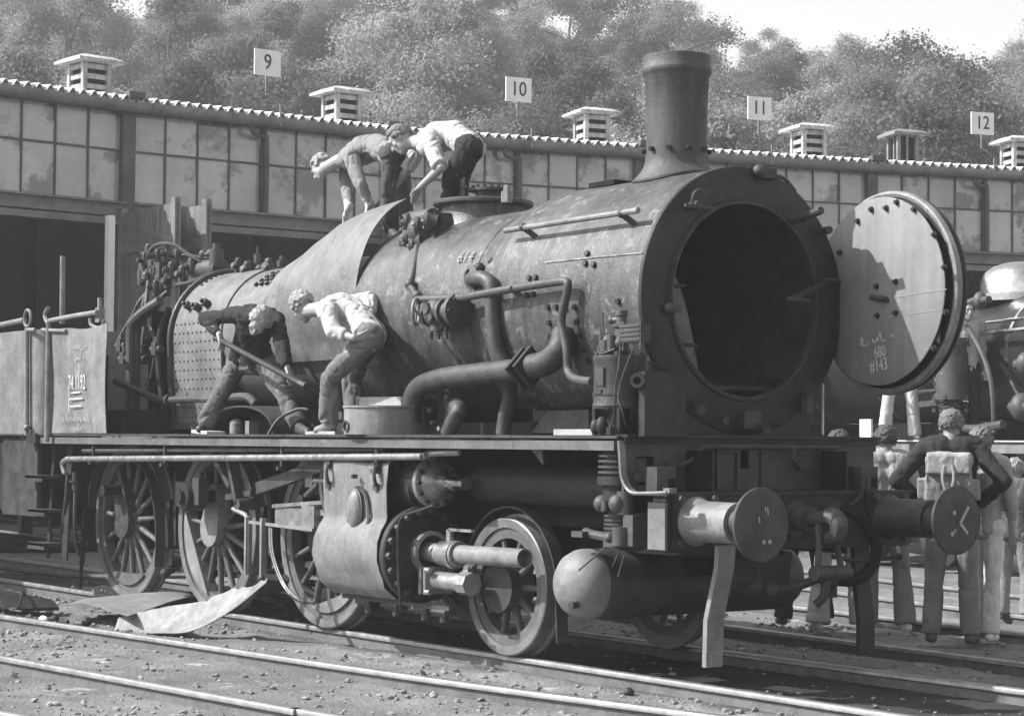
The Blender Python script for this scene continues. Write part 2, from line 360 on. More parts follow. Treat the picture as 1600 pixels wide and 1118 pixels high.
def bayP(i, u, o, z):
    a, b_ = COR[i], COR[i+1]; t = (b_-a).normalized(); n = Vector((t.y, -t.x, 0)); return a+t*u*(b_-a).length+n*o+Z*z, Matrix((t, -n, Z)).transposed()
VENTW = mat('whitewashed_boards', .34, .8, .3, 5, .25, streak=.3); VENTD = mat('grey_louver_wood', .16, .8, .3, 5, .2)
def vent(i, u, m_, s=.7, dark=False):
    p, R3 = bayP(i, u, -1.1, 0); zb = 6.55; s = s; core = MB(); core.box(p+Z*(zb+.36), (.5*s, .5*s, .68), R3); c = rpart('roof_ventilator', core, SOOT)
    w_ = .3*s
    def q(dx, dy, z): return p+R3 @ Vector((dx, dy, 0))+Z*z
    for dx in (-1, 1):
        for dy in (-1, 1): b = MB(); b.box(q(dx*w_, dy*w_, zb+.36), (.1*s, .1*s, .74), R3); rpart('corner_post', b, m_, parent=c)
    if not dark:
        for k in range(4):
            zc = zb+.2+k*.155
            for dx, dy in ((0, -1), (-1, 0), (1, 0), (0, 1)):
                b = MB(); b.box(q(dx*w_*.97, dy*w_*.97, zc), ((.5*s, .04, .075) if dy else (.04, .5*s, .075)), R3); rpart('board', b, m_, parent=c)
    else:
        for dx, dy in ((0, -1), (-1, 0)): b = MB(); b.box(q(dx*w_*.9, dy*w_*.9, zb+.42), ((.04, .04, .8) if dy else (.04, .04, .8)), R3); rpart('board', b, m_, parent=c)
    b = MB(); zt = zb+.74; e = .56*s; k = .36*s
    vs = [q(x*e, y*e, zt-.02) for x, y in ((-1, -1), (1, -1), (1, 1), (-1, 1))]+[q(x*e, y*e, zt+.025) for x, y in ((-1, -1), (1, -1), (1, 1), (-1, 1))]+[q(x*k, y*k, zt+.09) for x, y in ((-1, -1), (1, -1), (1, 1), (-1, 1))]
    b.add(vs, [(3, 2, 1, 0)]+[(j, (j+1) % 4, 4+(j+1) % 4, 4+j) for j in range(4)]+[(4+j, 4+(j+1) % 4, 8+(j+1) % 4, 8+j) for j in range(4)]+[(8, 9, 10, 11)])
    rpart('cap', b, m_, parent=c)
for i, u in ((2, 1.0), (3, .95), (4, .92), (5, .86), (6, .80)): vent(i, u, VENTW)
vent(6, .27, VENTD, .62, True)

# open door leaves of the stalls, turned out beside the pillars
DOORW = mat('door_boards', .14, .7, .3, 3, .2, streak=.3)
def door_leaf(i, ang, Lw=2.15, white=False):
    p, R3 = bayP(i, 0, .14, 0); t = (COR[i+1]-COR[i]).normalized(); n = Vector((t.y, -t.x, 0))
    d = (n*math.cos(ang)+t*math.sin(ang)).normalized(); s_ = Vector((-d.y, d.x, 0)); p = p+s_*(.12 if ang > 0 else -.12)
    Rd = Matrix((d, s_, Z)).transposed()
    bb = MB(); bb.box(p+d*Lw/2+Z*2.5, (Lw, .04, 4.75), Rd); leaf = rpart('door_leaf', bb, DOORW)
    for u in (.06, Lw-.06): b = MB(); b.box(p+d*u+Z*2.5, (.12, .09, 4.9), Rd); rpart('stile', b, STRUCTL, parent=leaf)
    for z in (.3, 2.4, 4.3): b = MB(); b.box(p+d*Lw/2+Z*z, (Lw-.26, .085, .1), Rd); rpart('crossbar', b, STRUCTL, parent=leaf)
    b = MB(); b.bar(p+d*.15+Z*2.5, p+d*(Lw-.15)+Z*4.2, .07, .06, s_); rpart('brace', b, STRUCTL, parent=leaf)
    b = MB(); b.bar(p+d*.15+Z*4.75, p+d*(Lw-.15)+Z*4.35, .07, .06, s_); rpart('brace', b, STRUCTL, parent=leaf)
door_leaf(3, .10, 1.95); door_leaf(3, -.02, 1.9)
b = MB(); pp, R3 = bayP(3, 0, .3, 0); b.box(pp+Vector((.75, -.72, 2.35)), (.1, .12, 4.75), R3); rpart('white_edge_post', b, WHITEP)
for i in (4, 5, 6, 7): door_leaf(i, -.08); door_leaf(i, .08)

# numbered stall signs standing on the eaves
def text_mesh(s, size, m_, ext=.004, name='numeral'):
    cu = bpy.data.curves.new(name, 'FONT'); cu.body = s; cu.size = size; cu.align_x = 'CENTER'; cu.align_y = 'CENTER'; cu.extrude = ext; cu.resolution_u = 3
    o = bpy.data.objects.new(name, cu); me = bpy.data.meshes.new_from_object(o); bpy.data.objects.remove(o); me.materials.clear(); me.materials.append(m_); return me
def stall_sign(i, num, u, lab):
    p, R3 = bayP(i, u, .3, 6.5); t = R3.col[0]; root = empty('stall_sign', p, lab, 'sign', 'numbered stall signs along the eaves')
    b = MB(); b.tube([(0, 0, -.1), (.0, 0, .27), (-.26, 0, .42), (-.26, 0, 1.0)], .02, 8); o = b.build('pole', LIGHT, root); o.rotation_euler = (0, 0, math.atan2(t.y, t.x))
    b = MB(); b.box((-.26, -.03, .86), (.46, .02, .40)); bo = b.build('board', WHITEP, root); bo.rotation_euler = (0, 0, math.atan2(t.y, t.x))
    tx = link('numeral', text_mesh(num, .34, BLACKP), bo, (-.26, -.044, .86), (math.pi/2, 0, 0), (.85, 1, 1))
for i, num, u, lab in ((3, '9', .53, 'white sign with the numeral 9 on a bent pole'), (4, '10', .53, 'white sign with the number 10 on a bent pole left of the chimney'), (5, '11', .53, 'white sign with the number 11 right of the chimney'), (6, '12', .51, 'white sign with the number 12 at far right of the eaves')):
    stall_sign(i, num, u, lab)

# ---------------------------------------------------------------- hill and forest
VD = Vector((-.8116, .5842, 0)); RD = Vector((.5842, .8116, 0)); C0 = Vector((12.19, -9.555, 0))
def hillz(s, r): return max(-.3, .30*(s-50)*(1-.22*min(1, max(0, (r+.02*s)/22))))+1.2*math.sin(s*.13+r*.21)*min(1, max(0, (s-50)/20))
G = [[C0+VD*s+RD*r+Z*(hillz(s, r)-.3) for r in np.linspace(-90, 100, 60)] for s in np.linspace(50, 190, 45)]
b = MB(); b.grid([row[::-1] for row in G]); HILL = mat('forest_floor', .05, .95, .4, .3, .3, 3); tag(b.build('hill', HILL, ang=180), kind='structure')
LEAFS = [mat('leaf_light', .30, .6, .35, .6, 0, rnd=.4, trans=.5, spec=.08), mat('leaf_mid', .21, .6, .35, .6, 0, rnd=.4, trans=.5, spec=.08), mat('leaf_dark', .13, .6, .3, .6, 0, rnd=.4, trans=.5, spec=.08)]
BARK = mat('bark', .09, .9, .4, 5, .4)
def crown_mesh(seed, hgt, rx, shape, nleaf, li, ls=.066):
    g = np.random.default_rng(seed); nl = 34; cs = []
    while len(cs) < nl:
        q = g.uniform(-1, 1, 3)
        if q@q > 1: continue
        z = q[2]*.5+.5
        w = 1 if shape == 'round' else (1-z)**.8+.08 if shape == 'cone' else .75
        cs.append((q[0]*rx*w*.9, q[1]*rx*w*.9, hgt*(.22+.72*z), g.uniform(.45, 1.0)*rx*.36*(w**.5 if shape == 'cone' else 1)))
    cs = np.array(cs); which = g.integers(0, nl, nleaf); c = cs[which]
    d = g.normal(size=(nleaf, 3)); d /= np.linalg.norm(d, axis=1, keepdims=True); d[:, 2] = np.where(d[:, 2] < -.4, -d[:, 2], d[:, 2])
    rr_ = c[:, 3:4]*(1-.55*g.random((nleaf, 1))**2)*(1+.22*g.normal(size=(nleaf, 1)))
    p = c[:, :3]+d*rr_*np.array([1.1, 1.1, .85])
    nn = d+g.normal(size=(nleaf, 3))*.5; nn /= np.linalg.norm(nn, axis=1, keepdims=True)
    a = np.cross(nn, g.normal(size=(nleaf, 3))); a /= np.linalg.norm(a, axis=1, keepdims=True); bb = np.cross(nn, a)
    s = ls*g.uniform(.5, 1.3, (nleaf, 1)); a *= s; bb *= s*.7
    V = np.stack([p-a, p+bb*.9+nn*s*.15, p+a, p-bb*.9+nn*s*.15], 1).reshape(-1, 3)
    me = bpy.data.meshes.new('crown'); me.vertices.add(len(V)); me.vertices.foreach_set('co', V.ravel()); me.loops.add(len(V)); me.loops.foreach_set('vertex_index', np.arange(len(V)))
    me.polygons.add(nleaf); me.polygons.foreach_set('loop_start', np.arange(0, 4*nleaf, 4)); me.update(calc_edges=True); me.validate()
    me.materials.append(LEAFS[li]); return me, cs
def trunk_mesh(seed, hgt, cs, r=.16):
    g = random.Random(seed); b = MB(); P = [(g.uniform(-.1, .1)*k, g.uniform(-.1, .1)*k, hgt*.85*k/5) for k in range(6)]; b.tube(catmull(P, 3), [r*(1-.85*k/15) for k in range(16)], 7)
    for k in range(11):
        c = cs[g.randrange(len(cs))]; z0 = max(hgt*.15, c[2]-g.uniform(.6, 1.6)); b.tube(catmull([(0, 0, z0), (c[0]*.4, c[1]*.4, z0+(c[2]-z0)*.6), (c[0], c[1], c[2]+.1)], 4), [r*.5*(1-.09*q) for q in range(9)], 5)
    return b.mesh('trunk', BARK, 60)
KINDS = [('round', 9.5, 3.1, 0), ('round', 10, 3.4, 1), ('round', 8.5, 2.9, 1), ('oval', 11, 3.0, 0), ('oval', 10.5, 2.8, 2), ('round', 9, 3.3, 2), ('cone', 13, 2.6, 2), ('oval', 9.5, 2.4, 0)]
PROTO = []
for k, (sh, hg, rx, li) in enumerate(KINDS):
    cm, cs = crown_mesh(40+k, hg, rx, sh, 38000, li); PROTO.append((cm, trunk_mesh(60+k, hg, cs)))
LAB = {0: 'pale leafy broad-crowned tree in the forest on the hillside', 1: 'mid-grey broad leafy tree in the forest on the hillside', 2: 'dark dense leafy tree in the forest on the hillside', 6: 'dark pointed conifer standing among the leafy hillside trees'}
def tree(k, s, r, sc=1.0, lab=None, grp='trees of the hillside forest'):
    p = C0+VD*s+RD*r; root = empty('forest_tree', (p.x, p.y, hillz(s, r)-.3), lab or LAB.get(6 if k == 6 else KINDS[k][3]), 'tree', grp, random.uniform(0, 6.28)); root.scale = (sc, sc, sc*random.uniform(.9, 1.12))
    link('crown', PROTO[k][0], root); link('trunk', PROTO[k][1], root)
ft = random.Random(5); n_t = 0
for j, s in enumerate((54, 60, 66, 72, 79, 86, 94, 102, 111, 121)):
    half = s*.265+3; step = 3.7+.015*s
    r = -half+ft.uniform(0, step)
    while r < half:
        k = ft.choice((0, 0, 1, 1, 2, 3, 4, 5, 7, 7) if r > -.1*s else (1, 2, 2, 4, 5, 4, 0, 3, 1))
        tree(k, s+ft.uniform(-2.5, 2.5), r, ft.uniform(.72, 1.1)); n_t += 1
        r += step*ft.uniform(.75, 1.25)
tree(6, 112, 14.6, .8, 'tall dark conifer rising above the ridge right of the chimney', None)
print('trees', n_t)

# thin sunlit haze between here and the hill
hv = bpy.data.materials.new('haze_air'); hv.use_nodes = True; hn = hv.node_tree; hn.nodes.clear()
ho = hn.nodes.new('ShaderNodeOutputMaterial'); vp = hn.nodes.new('ShaderNodeVolumePrincipled'); vp.inputs['Color'].default_value = (.95, .95, .95, 1); vp.inputs['Density'].default_value = .0016; vp.inputs['Anisotropy'].default_value = .3
hn.links.new(vp.outputs[0], ho.inputs['Volume'])
b = MB(); b.box((-5, 5, 33), (480, 480, 69)); o = b.build('haze', hv, None, None, 'stuff')
tag(o, 'thin pale haze filling the air in front of the wooded hill', 'haze')
# ---------------------------------------------------------------- the locomotive
LO = empty('steam_locomotive', (-2.5, 0, 0), 'black stripped steam locomotive with its smokebox door swung open and boiler partly bare', 'locomotive')
def lp(name, b, m, parent=None, ang=35, kind=None, label=None, sep=True):
    o = b.build(name, m, None, ang, kind, label)
    o.parent = parent or LO
    if parent is None: o.location = (2.5, 0, 0)
    return o
def rename_at(o, loc): o.location = loc
ZC = 2.53
X = Vector((1, 0, 0)); Y = Vector((0, 1, 0))
def ringpt(x, r, a, zc=ZC): return Vector((x, -r*math.cos(a), zc+r*math.sin(a)))   # a = 0 on the near side, 90 deg on top

# frame, beam, apron ------------------------------------------------
for s in (-1, 1):
    b = MB(); b.prism([(-8.3, s*.6, .95), (-7.6, s*.6, .4), (-5.2, s*.6, .55), (-1.6, s*.6, .5), (-.9, s*.6, .95), (.9, s*.6, .95), (1.2, s*.6, .8), (2.0, s*.6, .8), (2.0, s*.6, 1.5), (-8.3, s*.6, 1.5)], (0, s*.03, 0)); lp('main_frame', b, SOOT)
b = MB(); b.box((-3.2, 0, 1.0), (9.5, .9, .7)); lp('ash_pan', b, SOOT)
b = MB(); b.box((2.065, 0, 1.03), (.13, 2.2, .36)); lp('buffer_beam', b, IRON)
b = MB(); b.box((2.06, -1.112, 1.02), (.17, .02, .3)); lp('beam_end_sun_tone', b, mat('lit_end_tone', .12, .6, .3, 5, .2))  # sunlight on the beam's end face, put into a paler colour
b = MB(); b.box((1.98, 0, 1.222), (.36, 2.24, .022)); lp('front_ledge', b, IRON)
# apron plate with an oval and a square hole: built from strips round the holes
b = MB(); x0 = 1.765
def ap(y0, y1, z0, z1): b.box((x0, (y0+y1)/2, (z0+z1)/2), (.02, y1-y0, z1-z0))
ap(-1.16, -1.06, 1.233, 1.58); ap(-1.06, -.9, 1.233, 1.27); ap(-1.06, -.9, 1.46, 1.58); ap(-.9, -.17, 1.233, 1.58); ap(-.17, -.07, 1.233, 1.38); ap(-.17, -.07, 1.50, 1.58); ap(-.07, 1.12, 1.233, 1.58)
lp('apron_plate', b, GREY)
b = MB(); b.box((1.7, -.98, 1.37), (.06, .1, .16)); b.cyl((1.72, -.98, 1.3), (1.72, -.98, 1.44), .045, n=12); b.sph((1.75, -1.03, 1.38), .022); b.sph((1.75, -.93, 1.38), .022); lp('sight_fitting', b, GREY)
b = MB(); b.box((1.74, 0, 1.592), (.14, 2.32, .02)); b.box((1.76, 0, 1.56), (.05, 2.32, .04)); lp('apron_lip', b, IRON)
b = MB(); b.tube(catmull([(1.775, -.72, 1.40), (1.84, -.7, 1.41), (1.84, -.62, 1.45), (1.84, -.56, 1.51), (1.84, -.45, 1.525), (1.84, .5, 1.525)], 4)+[Vector((1.84, .70, 1.525))], .016, 8); b.tube([(1.84, .28, 1.525), (1.84, .28, 1.44), (1.84, .34, 1.40), (1.78, .38, 1.40)], .016, 8); b.box((1.79, -.75, 1.395), (.05, .12, .06)); b.box((1.79, .42, 1.40), (.05, .1, .06)); lp('apron_handrail', b, GREY)
b = MB(); b.bar((1.785, -.36, 1.24), (1.785, -.36, 1.52), .03, .02, X); b.bar((1.785, -.18, 1.24), (1.785, -.18, 1.52), .03, .02, X); b.bar((1.787, -.36, 1.5), (1.787, -.18, 1.5), .02, .02); lp('number_plate_frame', b, GREY)
b = MB(); b.bar((1.782, .03, 1.24), (1.782, .03, 1.5), .012, .012); lp('beading', b, IRON)
for y in (-1.03, .8):
    b = MB(); b.box((2.0, y, 1.315), (.1, .16, .16)); b.box((1.9, y, 1.315), (.1, .02, .16)); lo_ = lp('lamp_bracket', b, GREY)
    b = MB(); b.box((2.048, y+.045, 1.285), (.01, .06, .07)); lp('socket', b, SOOT, lo_)
b = MB(); b.tube(catmull([(1.773, -1.200, 1.561), (1.788, -1.200, 1.429), (1.808, -1.200, 1.314), (1.894, -1.200, 1.233), (2.055, -1.200, 1.229), (2.256, -1.200, 1.238)], 5), .012, 6)
q = catmull([(1.773, -1.200, 1.561), (1.788, -1.200, 1.429), (1.808, -1.200, 1.314), (1.894, -1.200, 1.238), (2.055, -1.200, 1.229), (2.256, -1.200, 1.238)], 5)
b.grid([[p+Vector((0, o, 0)) for p in q] for o in (0, .05)]); b.box((2.25, -1.17, 1.25), (.06, .06, .03)); lp('step_plate', b, mat('edge_paint', .14, .5, .3, 5, .1))
for y in (-1.16, -1.12): pass
# buffers
for s in (-1, 1):
    y = s*.875
    b = MB(); b.box((2.15, y, 1.05), (.035, .36, .36)); bb = lp('buffer', b, IRON)
    for dy in (-.14, .14):
        for dz in (-.14, .14): b = MB(); b.bolt((2.168, y+dy, 1.05+dz), X, .026, .03); lp('bolt', b, GREY, bb)
    b = MB(); b.lathe((2.165, y, 1.05), X, [(0, .16), (.02, .15), (.05, .132), (.36, .128), (.385, .131), (.4, .128), (.4, .1)], 32); lp('housing', b, LIGHT if s < 0 else GREY, bb)
    b = MB(); b.lathe((2.54, y, 1.05), X, [(0, .1), (.10, .1), (.17, .105), (.2, .16), (.21, .215), (.218, .228), (.235, .23), (.24, .226)], 40); b.lathe((2.75, y, 1.05), X, [(.026, .228), (.03, .2), (.034 if s < 0 else .03, .1), (.036 if s < 0 else .03, .001)], 40); lp('buffer_head', b, GREY, bb)
    MARK = CHALK
    b = MB()
    if s > 0:
        for a_, c_ in (((2.785, .98, 1.14), (2.785, .90, 1.03)), ((2.785, .90, 1.03), (2.785, .97, .96))): b.bar(a_, c_, .022, .004, X)
        for p_ in ((2.784, .84, 1.10), (2.784, .82, .96)): b.disc(p_, X, .016, .004, 10)
        b.bar((2.784, .83, .965), (2.784, .86, .99), .01, .004, X)
    else:
        for p_, l_ in (((2.789, -.84, 1.16), .05), ((2.789, -.86, 1.16), .03), ((2.789, -.91, 1.10), .04)): b.bar(p_, (p_[0], p_[1]+.006, p_[2]-l_), .008, .003, X)
        for p_ in ((2.788, -.87, .945), (2.788, -.82, .945)): b.disc(p_, X, .014, .003, 9)
    lp('chalk_mark', b, GREY if 0 else mat('faded_chalk', .3, .9, .2, 20, 0), bb)
# drawhook, screw coupling, brake hoses
b = MB(); b.lathe((2.13, .0, 1.05), X, [(0, .12), (.03, .12), (.03, .075), (.1, .07), (.14, .085), (.17, .085), (.17, .03)], 20); b.tube(catmull([(2.28, 0, 1.05), (2.4, 0, 1.06), (2.5, 0, 1.08), (2.56, 0, 1.03), (2.53, 0, .95), (2.45, 0, .93)], 5), [.05]*8+[.06]*8+[.06]*5+[.05]*5, 10); lp('drawhook', b, GREY)
cp = MB()
for s in (-1, 1): cp.tube(catmull([(2.42, s*.055, 1.02), (2.45, s*.07, .92), (2.47, s*.1, .78), (2.47, s*.1, .72)], 5), .022, 8)
cl = lp('screw_coupling', cp, GREY)
b = MB(); b.cyl((2.47, -.14, .71), (2.47, .14, .71), .05, n=12); b.tube([(2.47, 0, .72), (2.44, -.02, .55), (2.4, -.05, .5)], .03, 8); b.cyl((2.47, .16, .71), (2.47, .2, .71), .03, n=10); lp('trunnion', b, GREY, cl)
b = MB(); b.tube(catmull([(2.44, -.05, .68), (2.36, -.2, .62), (2.3, -.32, .6)], 5), .03, 8); b.sph((2.3, -.33, .6), .05); lp('tommy_bar', b, IRON, cl)
b = MB(); pth = catmull([(2.250, 0.290, 1.115), (2.350, 0.333, 1.096), (2.400, 0.426, 1.003), (2.400, 0.511, 0.860), (2.400, 0.438, 0.713), (2.400, 0.301, 0.654), (2.380, 0.144, 0.658)], 6); b.tube(pth, .042, 12); hs = lp('brake_hose', b, SOOT)
b = MB(); b.cyl((2.200, 0.291, 1.113), (2.300, 0.300, 1.108), .05, n=12); b.sph((2.380, 0.086, 0.660), (.06, .07, .07)); b.box((2.380, 0.103, 0.588), (.05, .07, .09)); lp('hose_coupling', b, IRON, hs)
b = MB(); b.tube(catmull([(2.350, 0.144, 0.812), (2.400, 0.331, 0.776), (2.400, 0.541, 0.783), (2.400, 0.724, 0.795)], 5), .014, 8); b.sph((2.400, 0.724, 0.795), .025); lp('coupling_lever', b, IRON)
b = MB(); b.tube(catmull([(2.150, 0.401, 1.089), (2.200, 0.563, 1.197), (2.200, 0.605, 1.348), (2.200, 0.617, 1.240), (2.200, 0.654, 1.087), (2.200, 0.704, 0.921)], 5), .012, 7); lp('steam_heat_pipe', b, IRON)
b = MB(); b.tube(catmull([(2.100, -0.906, 0.880), (2.150, -0.798, 0.851), (2.150, -0.524, 0.853), (2.150, -0.355, 0.703), (2.100, -0.422, 0.631), (2.000, -0.556, 0.617)], 5), .02, 8); lp('brake_pipe', b, IRON)
b = MB(); b.prism([(2.100, -0.253, 0.802), (2.100, 0.023, 0.828), (2.100, -0.011, 0.575), (2.100, -0.252, 0.592)], (-.3, 0, 0)); lp('spring_hanger_box', b, IRON)
hk = link('lettering', text_mesh('hock', .085, CHALK, .001), LO, (2.136+2.5, .02, 1.115), (math.pi/2, 0, math.pi/2))
# rail guards
for s, m_ in ((-1, LIGHT), (1, IRON)):
    y = s*.75; P = [(2.30, y, .9), (2.29, y, .76), (2.19, y, .42), (2.18, y, .12)]
    if s > 0: P = [(2.0, y, .9), (2.02, y, .6), (2.06, y, .35), (2.06, y, .1)]
    b = MB(); q = [Vector(p) for p in P]; w = .1
    for i in range(len(q)): pass
    vs = []
    for p in q:
        for dx, dy in ((-.02, -w*.7), (.02, -w*.7), (.02, w*.7), (-.02, w*.7)): vs.append(p+Vector((dx, dy, 0)))
    b.add(vs, [(3, 2, 1, 0), (12, 13, 14, 15)]+[(4*i+k, 4*i+(k+1) % 4, 4*i+4+(k+1) % 4, 4*i+4+k) for i in range(3) for k in range(4)]); lp('rail_guard', b, m_)
# air reservoir across the front
b = MB(); 
b.lathe((1.06, -1.12, .585), Y, [(.195, .239), (1.95, .24), (2.0, .23), (2.06, .2), (2.1, .1), (2.12, .001)], 40); at_ = lp('air_reservoir', b, GREY, ang=50)
b = MB(); b.lathe((1.06, -1.12, .585), Y, [(0, .001), (.015, .09), (.05, .16), (.1, .21), (.16, .235), (.2, .2405), (.24, .2405)], 40); lp('domed_end', b, mat('sun_toned_cap', .15, .55, .3, 4, .12), at_, ang=50, label='domed end of the air reservoir, its pale tone standing for sunlight')  # sun on this end is put into its paler colour
b = MB(); b.cyl((1.17, -1.07, .46), (1.18, -1.13, .455), .025, n=12); lp('drain_plug', b, GREY, at_)

# wheels -------------------------------------------------------------
def wheel_parts(R, ns, leading, near=True):
    rim = MB(); rr1 = R-.075; rim.lathe((0, 0, 0), Y, [(-.045, rr1-.075), (-.05, rr1), (.06, rr1), (.055, rr1-.075)], 56, closed=True)
    hubR = .16 if not leading else .14
    hub = MB(); hub.lathe((0, 0, 0), Y, [(-.13, .001), (-.13, hubR-.02), (-.115, hubR), (.08, hubR+.02), (.08, .001)], 28)
    tyre = MB(); tyre.lathe((0, 0, 0), Y, [(-.065, rr1+.002), (-.072, R-.012), (-.066, R-.002), (-.03, R), (.04, R+.004), (.045, R+.026), (.06, R+.03), (.072, R+.022), (.072, rr1+.002)], 64, closed=True)
    sp = MB(); L0, L1 = hubR-.01, rr1-.07
    pr1 = [(-.05, -.035), (.05, -.035), (.05, .035), (-.05, .035)]
    n = 8; rows = []
    for t in (0, .15, .5, .85, 1):
        z = L0+(L1-L0)*t; w = .062-.022*t+.02*max(0, (t-.85)/.15)+.02*max(0, (.15-t)/.15); d = .036-.008*t
        rows.append([(w*.5*math.cos(2*math.pi*k/n), -.02*(1-t)+d*math.sin(2*math.pi*k/n), z) for k in range(n)])
    vs = [p for r_ in rows for p in r_]; sp.add(vs, [(i*n+k, i*n+(k+1) % n, (i+1)*n+(k+1) % n, (i+1)*n+k) for i in range(4) for k in range(n)])
    return rim, hub, tyre, sp
GW = mat('wheel_grime', .085, .6, .35, 5, .2); TY = mat('tyre_steel', .15, .45, .3, 5, .1, metal=.3)
CWM = mat('worn_counterweight', .17, .55, .3, 4, .15); meshes = {}
for ld in (0, 1):
    rim, hub, tyre, sp = wheel_parts(.5 if ld else .75, 10 if ld else 15, ld)
    meshes[ld] = (rim.mesh('wheel', GW), hub.mesh('hub', GW), tyre.mesh('tyre', TY), sp.mesh('spoke', GW, 60))
def wheel(x, s, ld, cw=None, crank=None):
    R = .5 if ld else .75; rim, hub, tyre, sp = meshes[ld]; ns = 10 if ld else 15
    w = link('wheel', rim, LO, (x+2.5, s*.752, R), (0, 0, 0 if s < 0 else math.pi))
    link('tyre', tyre, w); link('hub', hub, w)
    for k in range(ns): link('spoke', sp, w, rot=(0, 2*math.pi*(k+.5)/ns, 0))
    if cw is not None:                                     # a solid crescent between the spokes
        a0, half = cw; b = MB(); r1 = .62; ch = r1*math.cos(half); pts = []
        for k in range(17):
            a = a0-half+2*half*k/16; pts.append((r1*math.cos(a), -.07, r1*math.sin(a)))
        b.prism(pts, (0, .12, 0)); o = b.build('counterweight', CWM if (abs(x+4.5) < .1 or x > -4) else GW); o.parent = w
    if crank is not None:
        c = Vector((math.cos(crank), 0, math.sin(crank)))*.30; n_ = 14; pts = []
        for k in range(n_): a = crank+math.pi/2+math.pi*k/(n_-1); pts.append((.165*math.cos(a), -.14, .165*math.sin(a)))
        for k in range(n_): a = crank-math.pi/2+math.pi*k/(n_-1); pts.append((c.x+.11*math.cos(a), -.14, c.z+.11*math.sin(a)))
        b = MB(); b.prism(pts, (0, .14, 0)); o = b.build('crank_boss', CWM if abs(x+4.5) < .1 else GREY); o.parent = w
        b = MB(); b.cyl((c.x, -.12, c.z), (c.x, -.32 if x < -4 else -.3, c.z), .055, n=16); o = b.build('crank_pin', IRON); o.parent = w
    return w
AX = (-6.33, -4.5, -2.57)
for s in (-1, 1):
    wheel(0, s, 1)
    wheel(AX[0], s, 0, (rad(270), .62), rad(100)); wheel(AX[1], s, 0, (rad(212), .78), rad(75)); wheel(AX[2], s, 0, (rad(285), .6), rad(95))
for x, R in ((0, .5), (AX[0], .75), (AX[1], .75), (AX[2], .75)): b = MB(); b.cyl((x, -.7, R), (x, .7, R), .085, n=16); lp('axle', b, SOOT)
b = MB(); b.cyl((-.0, -.90, .5), (0, -.83, .5), .185, n=32); lp('axle_cover', b, GREY)
# rod end left on the driving crank pin
b = MB(); cx, cz = -4.5+.3*math.cos(rad(75)), .75+.3*math.sin(rad(75)); b.lathe((cx, -1.2, cz), Y, [(0, .06), (0, .115), (.02, .125), (.1, .13), (.19, .125), (.2, .115), (.2, .06)], 22, closed=True); b.box((cx-.16, -1.08, cz+.02), (.18, .12, .22)); b.cyl((cx, -1.24, cz), (cx, -1.0, cz), .06, n=16); re_ = lp('rod_end', b, IRON)
b = MB(); b.box((cx+.16, -1.1, cz+.05), (.12, .1, .24)); b.bolt((cx+.16, -1.1, cz+.17), Z, .03, .05); lp('wedge_block', b, GREY, re_)
# splash guards: narrow curved plates round the wheels
def guard(x, R, z, y0, y1, a0, a1, m_=IRON, tail=None):
    b = MB(); P = [(x+R*math.cos(rad(a)), z+R*math.sin(rad(a))) for a in np.linspace(a0, a1, 30)]
    if tail: P += tail
    b.sheet([[Vector((px, y, pz)) for y in (y0, y1)] for px, pz in P], .012); return lp('splash_guard', b, m_, ang=40)
guard(0, .57, .5, -.80, -.70, 165, -8, GREY, [(.575, .3), (.58, .2), (.585, .14)])
gp = [(-7.02, .85), (-7.0, 1.0), (-6.97, 1.12), (-6.9, 1.24), (-6.8, 1.31), (-6.6, 1.345), (-6.2, 1.345), (-5.9, 1.30), (-5.72, 1.2), (-5.6, 1.02), (-5.52, .8), (-5.5, .55), (-5.52, .35)]
q = catmull([(a_, 0, c_) for a_, c_ in gp], 4); b = MB(); b.sheet([[Vector((p.x, y, p.z)) for y in (-.93, -.84)] for p in q], .014); lp('splash_guard', b, GREY)
b = MB(); b.bar((-7.02, -.95, .86), (-7.1, -.95, .3), .05, .02); b.bar((-7.1, -.95, .35), (-7.13, -.95, .05), .03, .02); lp('guard_stay', b, IRON)
# brake blocks and hangers between the wheels
for x in (-5.42, -3.6, -1.75):
    b = MB(); b.bar((x, -.75, 1.25), (x+.02, -.75, .55), .06, .05); b.prism([(x-.1, -.81, .95), (x-.03, -.81, .98), (x-.05, -.81, .75), (x-.03, -.81, .52), (x-.1, -.81, .55), (x-.12, -.81, .75)], (0, .1, 0)); b.cyl((x+.02, -.82, .4), (x+.02, .8, .4), .035, n=10); lp('brake_hanger', b, IRON)
b = MB(); b.bar((-6.2, -.62, .32), (-1.2, -.62, .34), .07, .05); b.cyl((-3.35, -.95, .36), (-3.1, -.7, .36), .05, n=10); b.sph((-3.36, -.96, .36), .055); lp('brake_rod', b, IRON)
b = MB(); b.bar((-5.6, -.7, .31), (-5.35, -.9, .30), .05, .05); b.sph((-5.3, -.92, .3), .05); lp('sand_pipe', b, IRON)

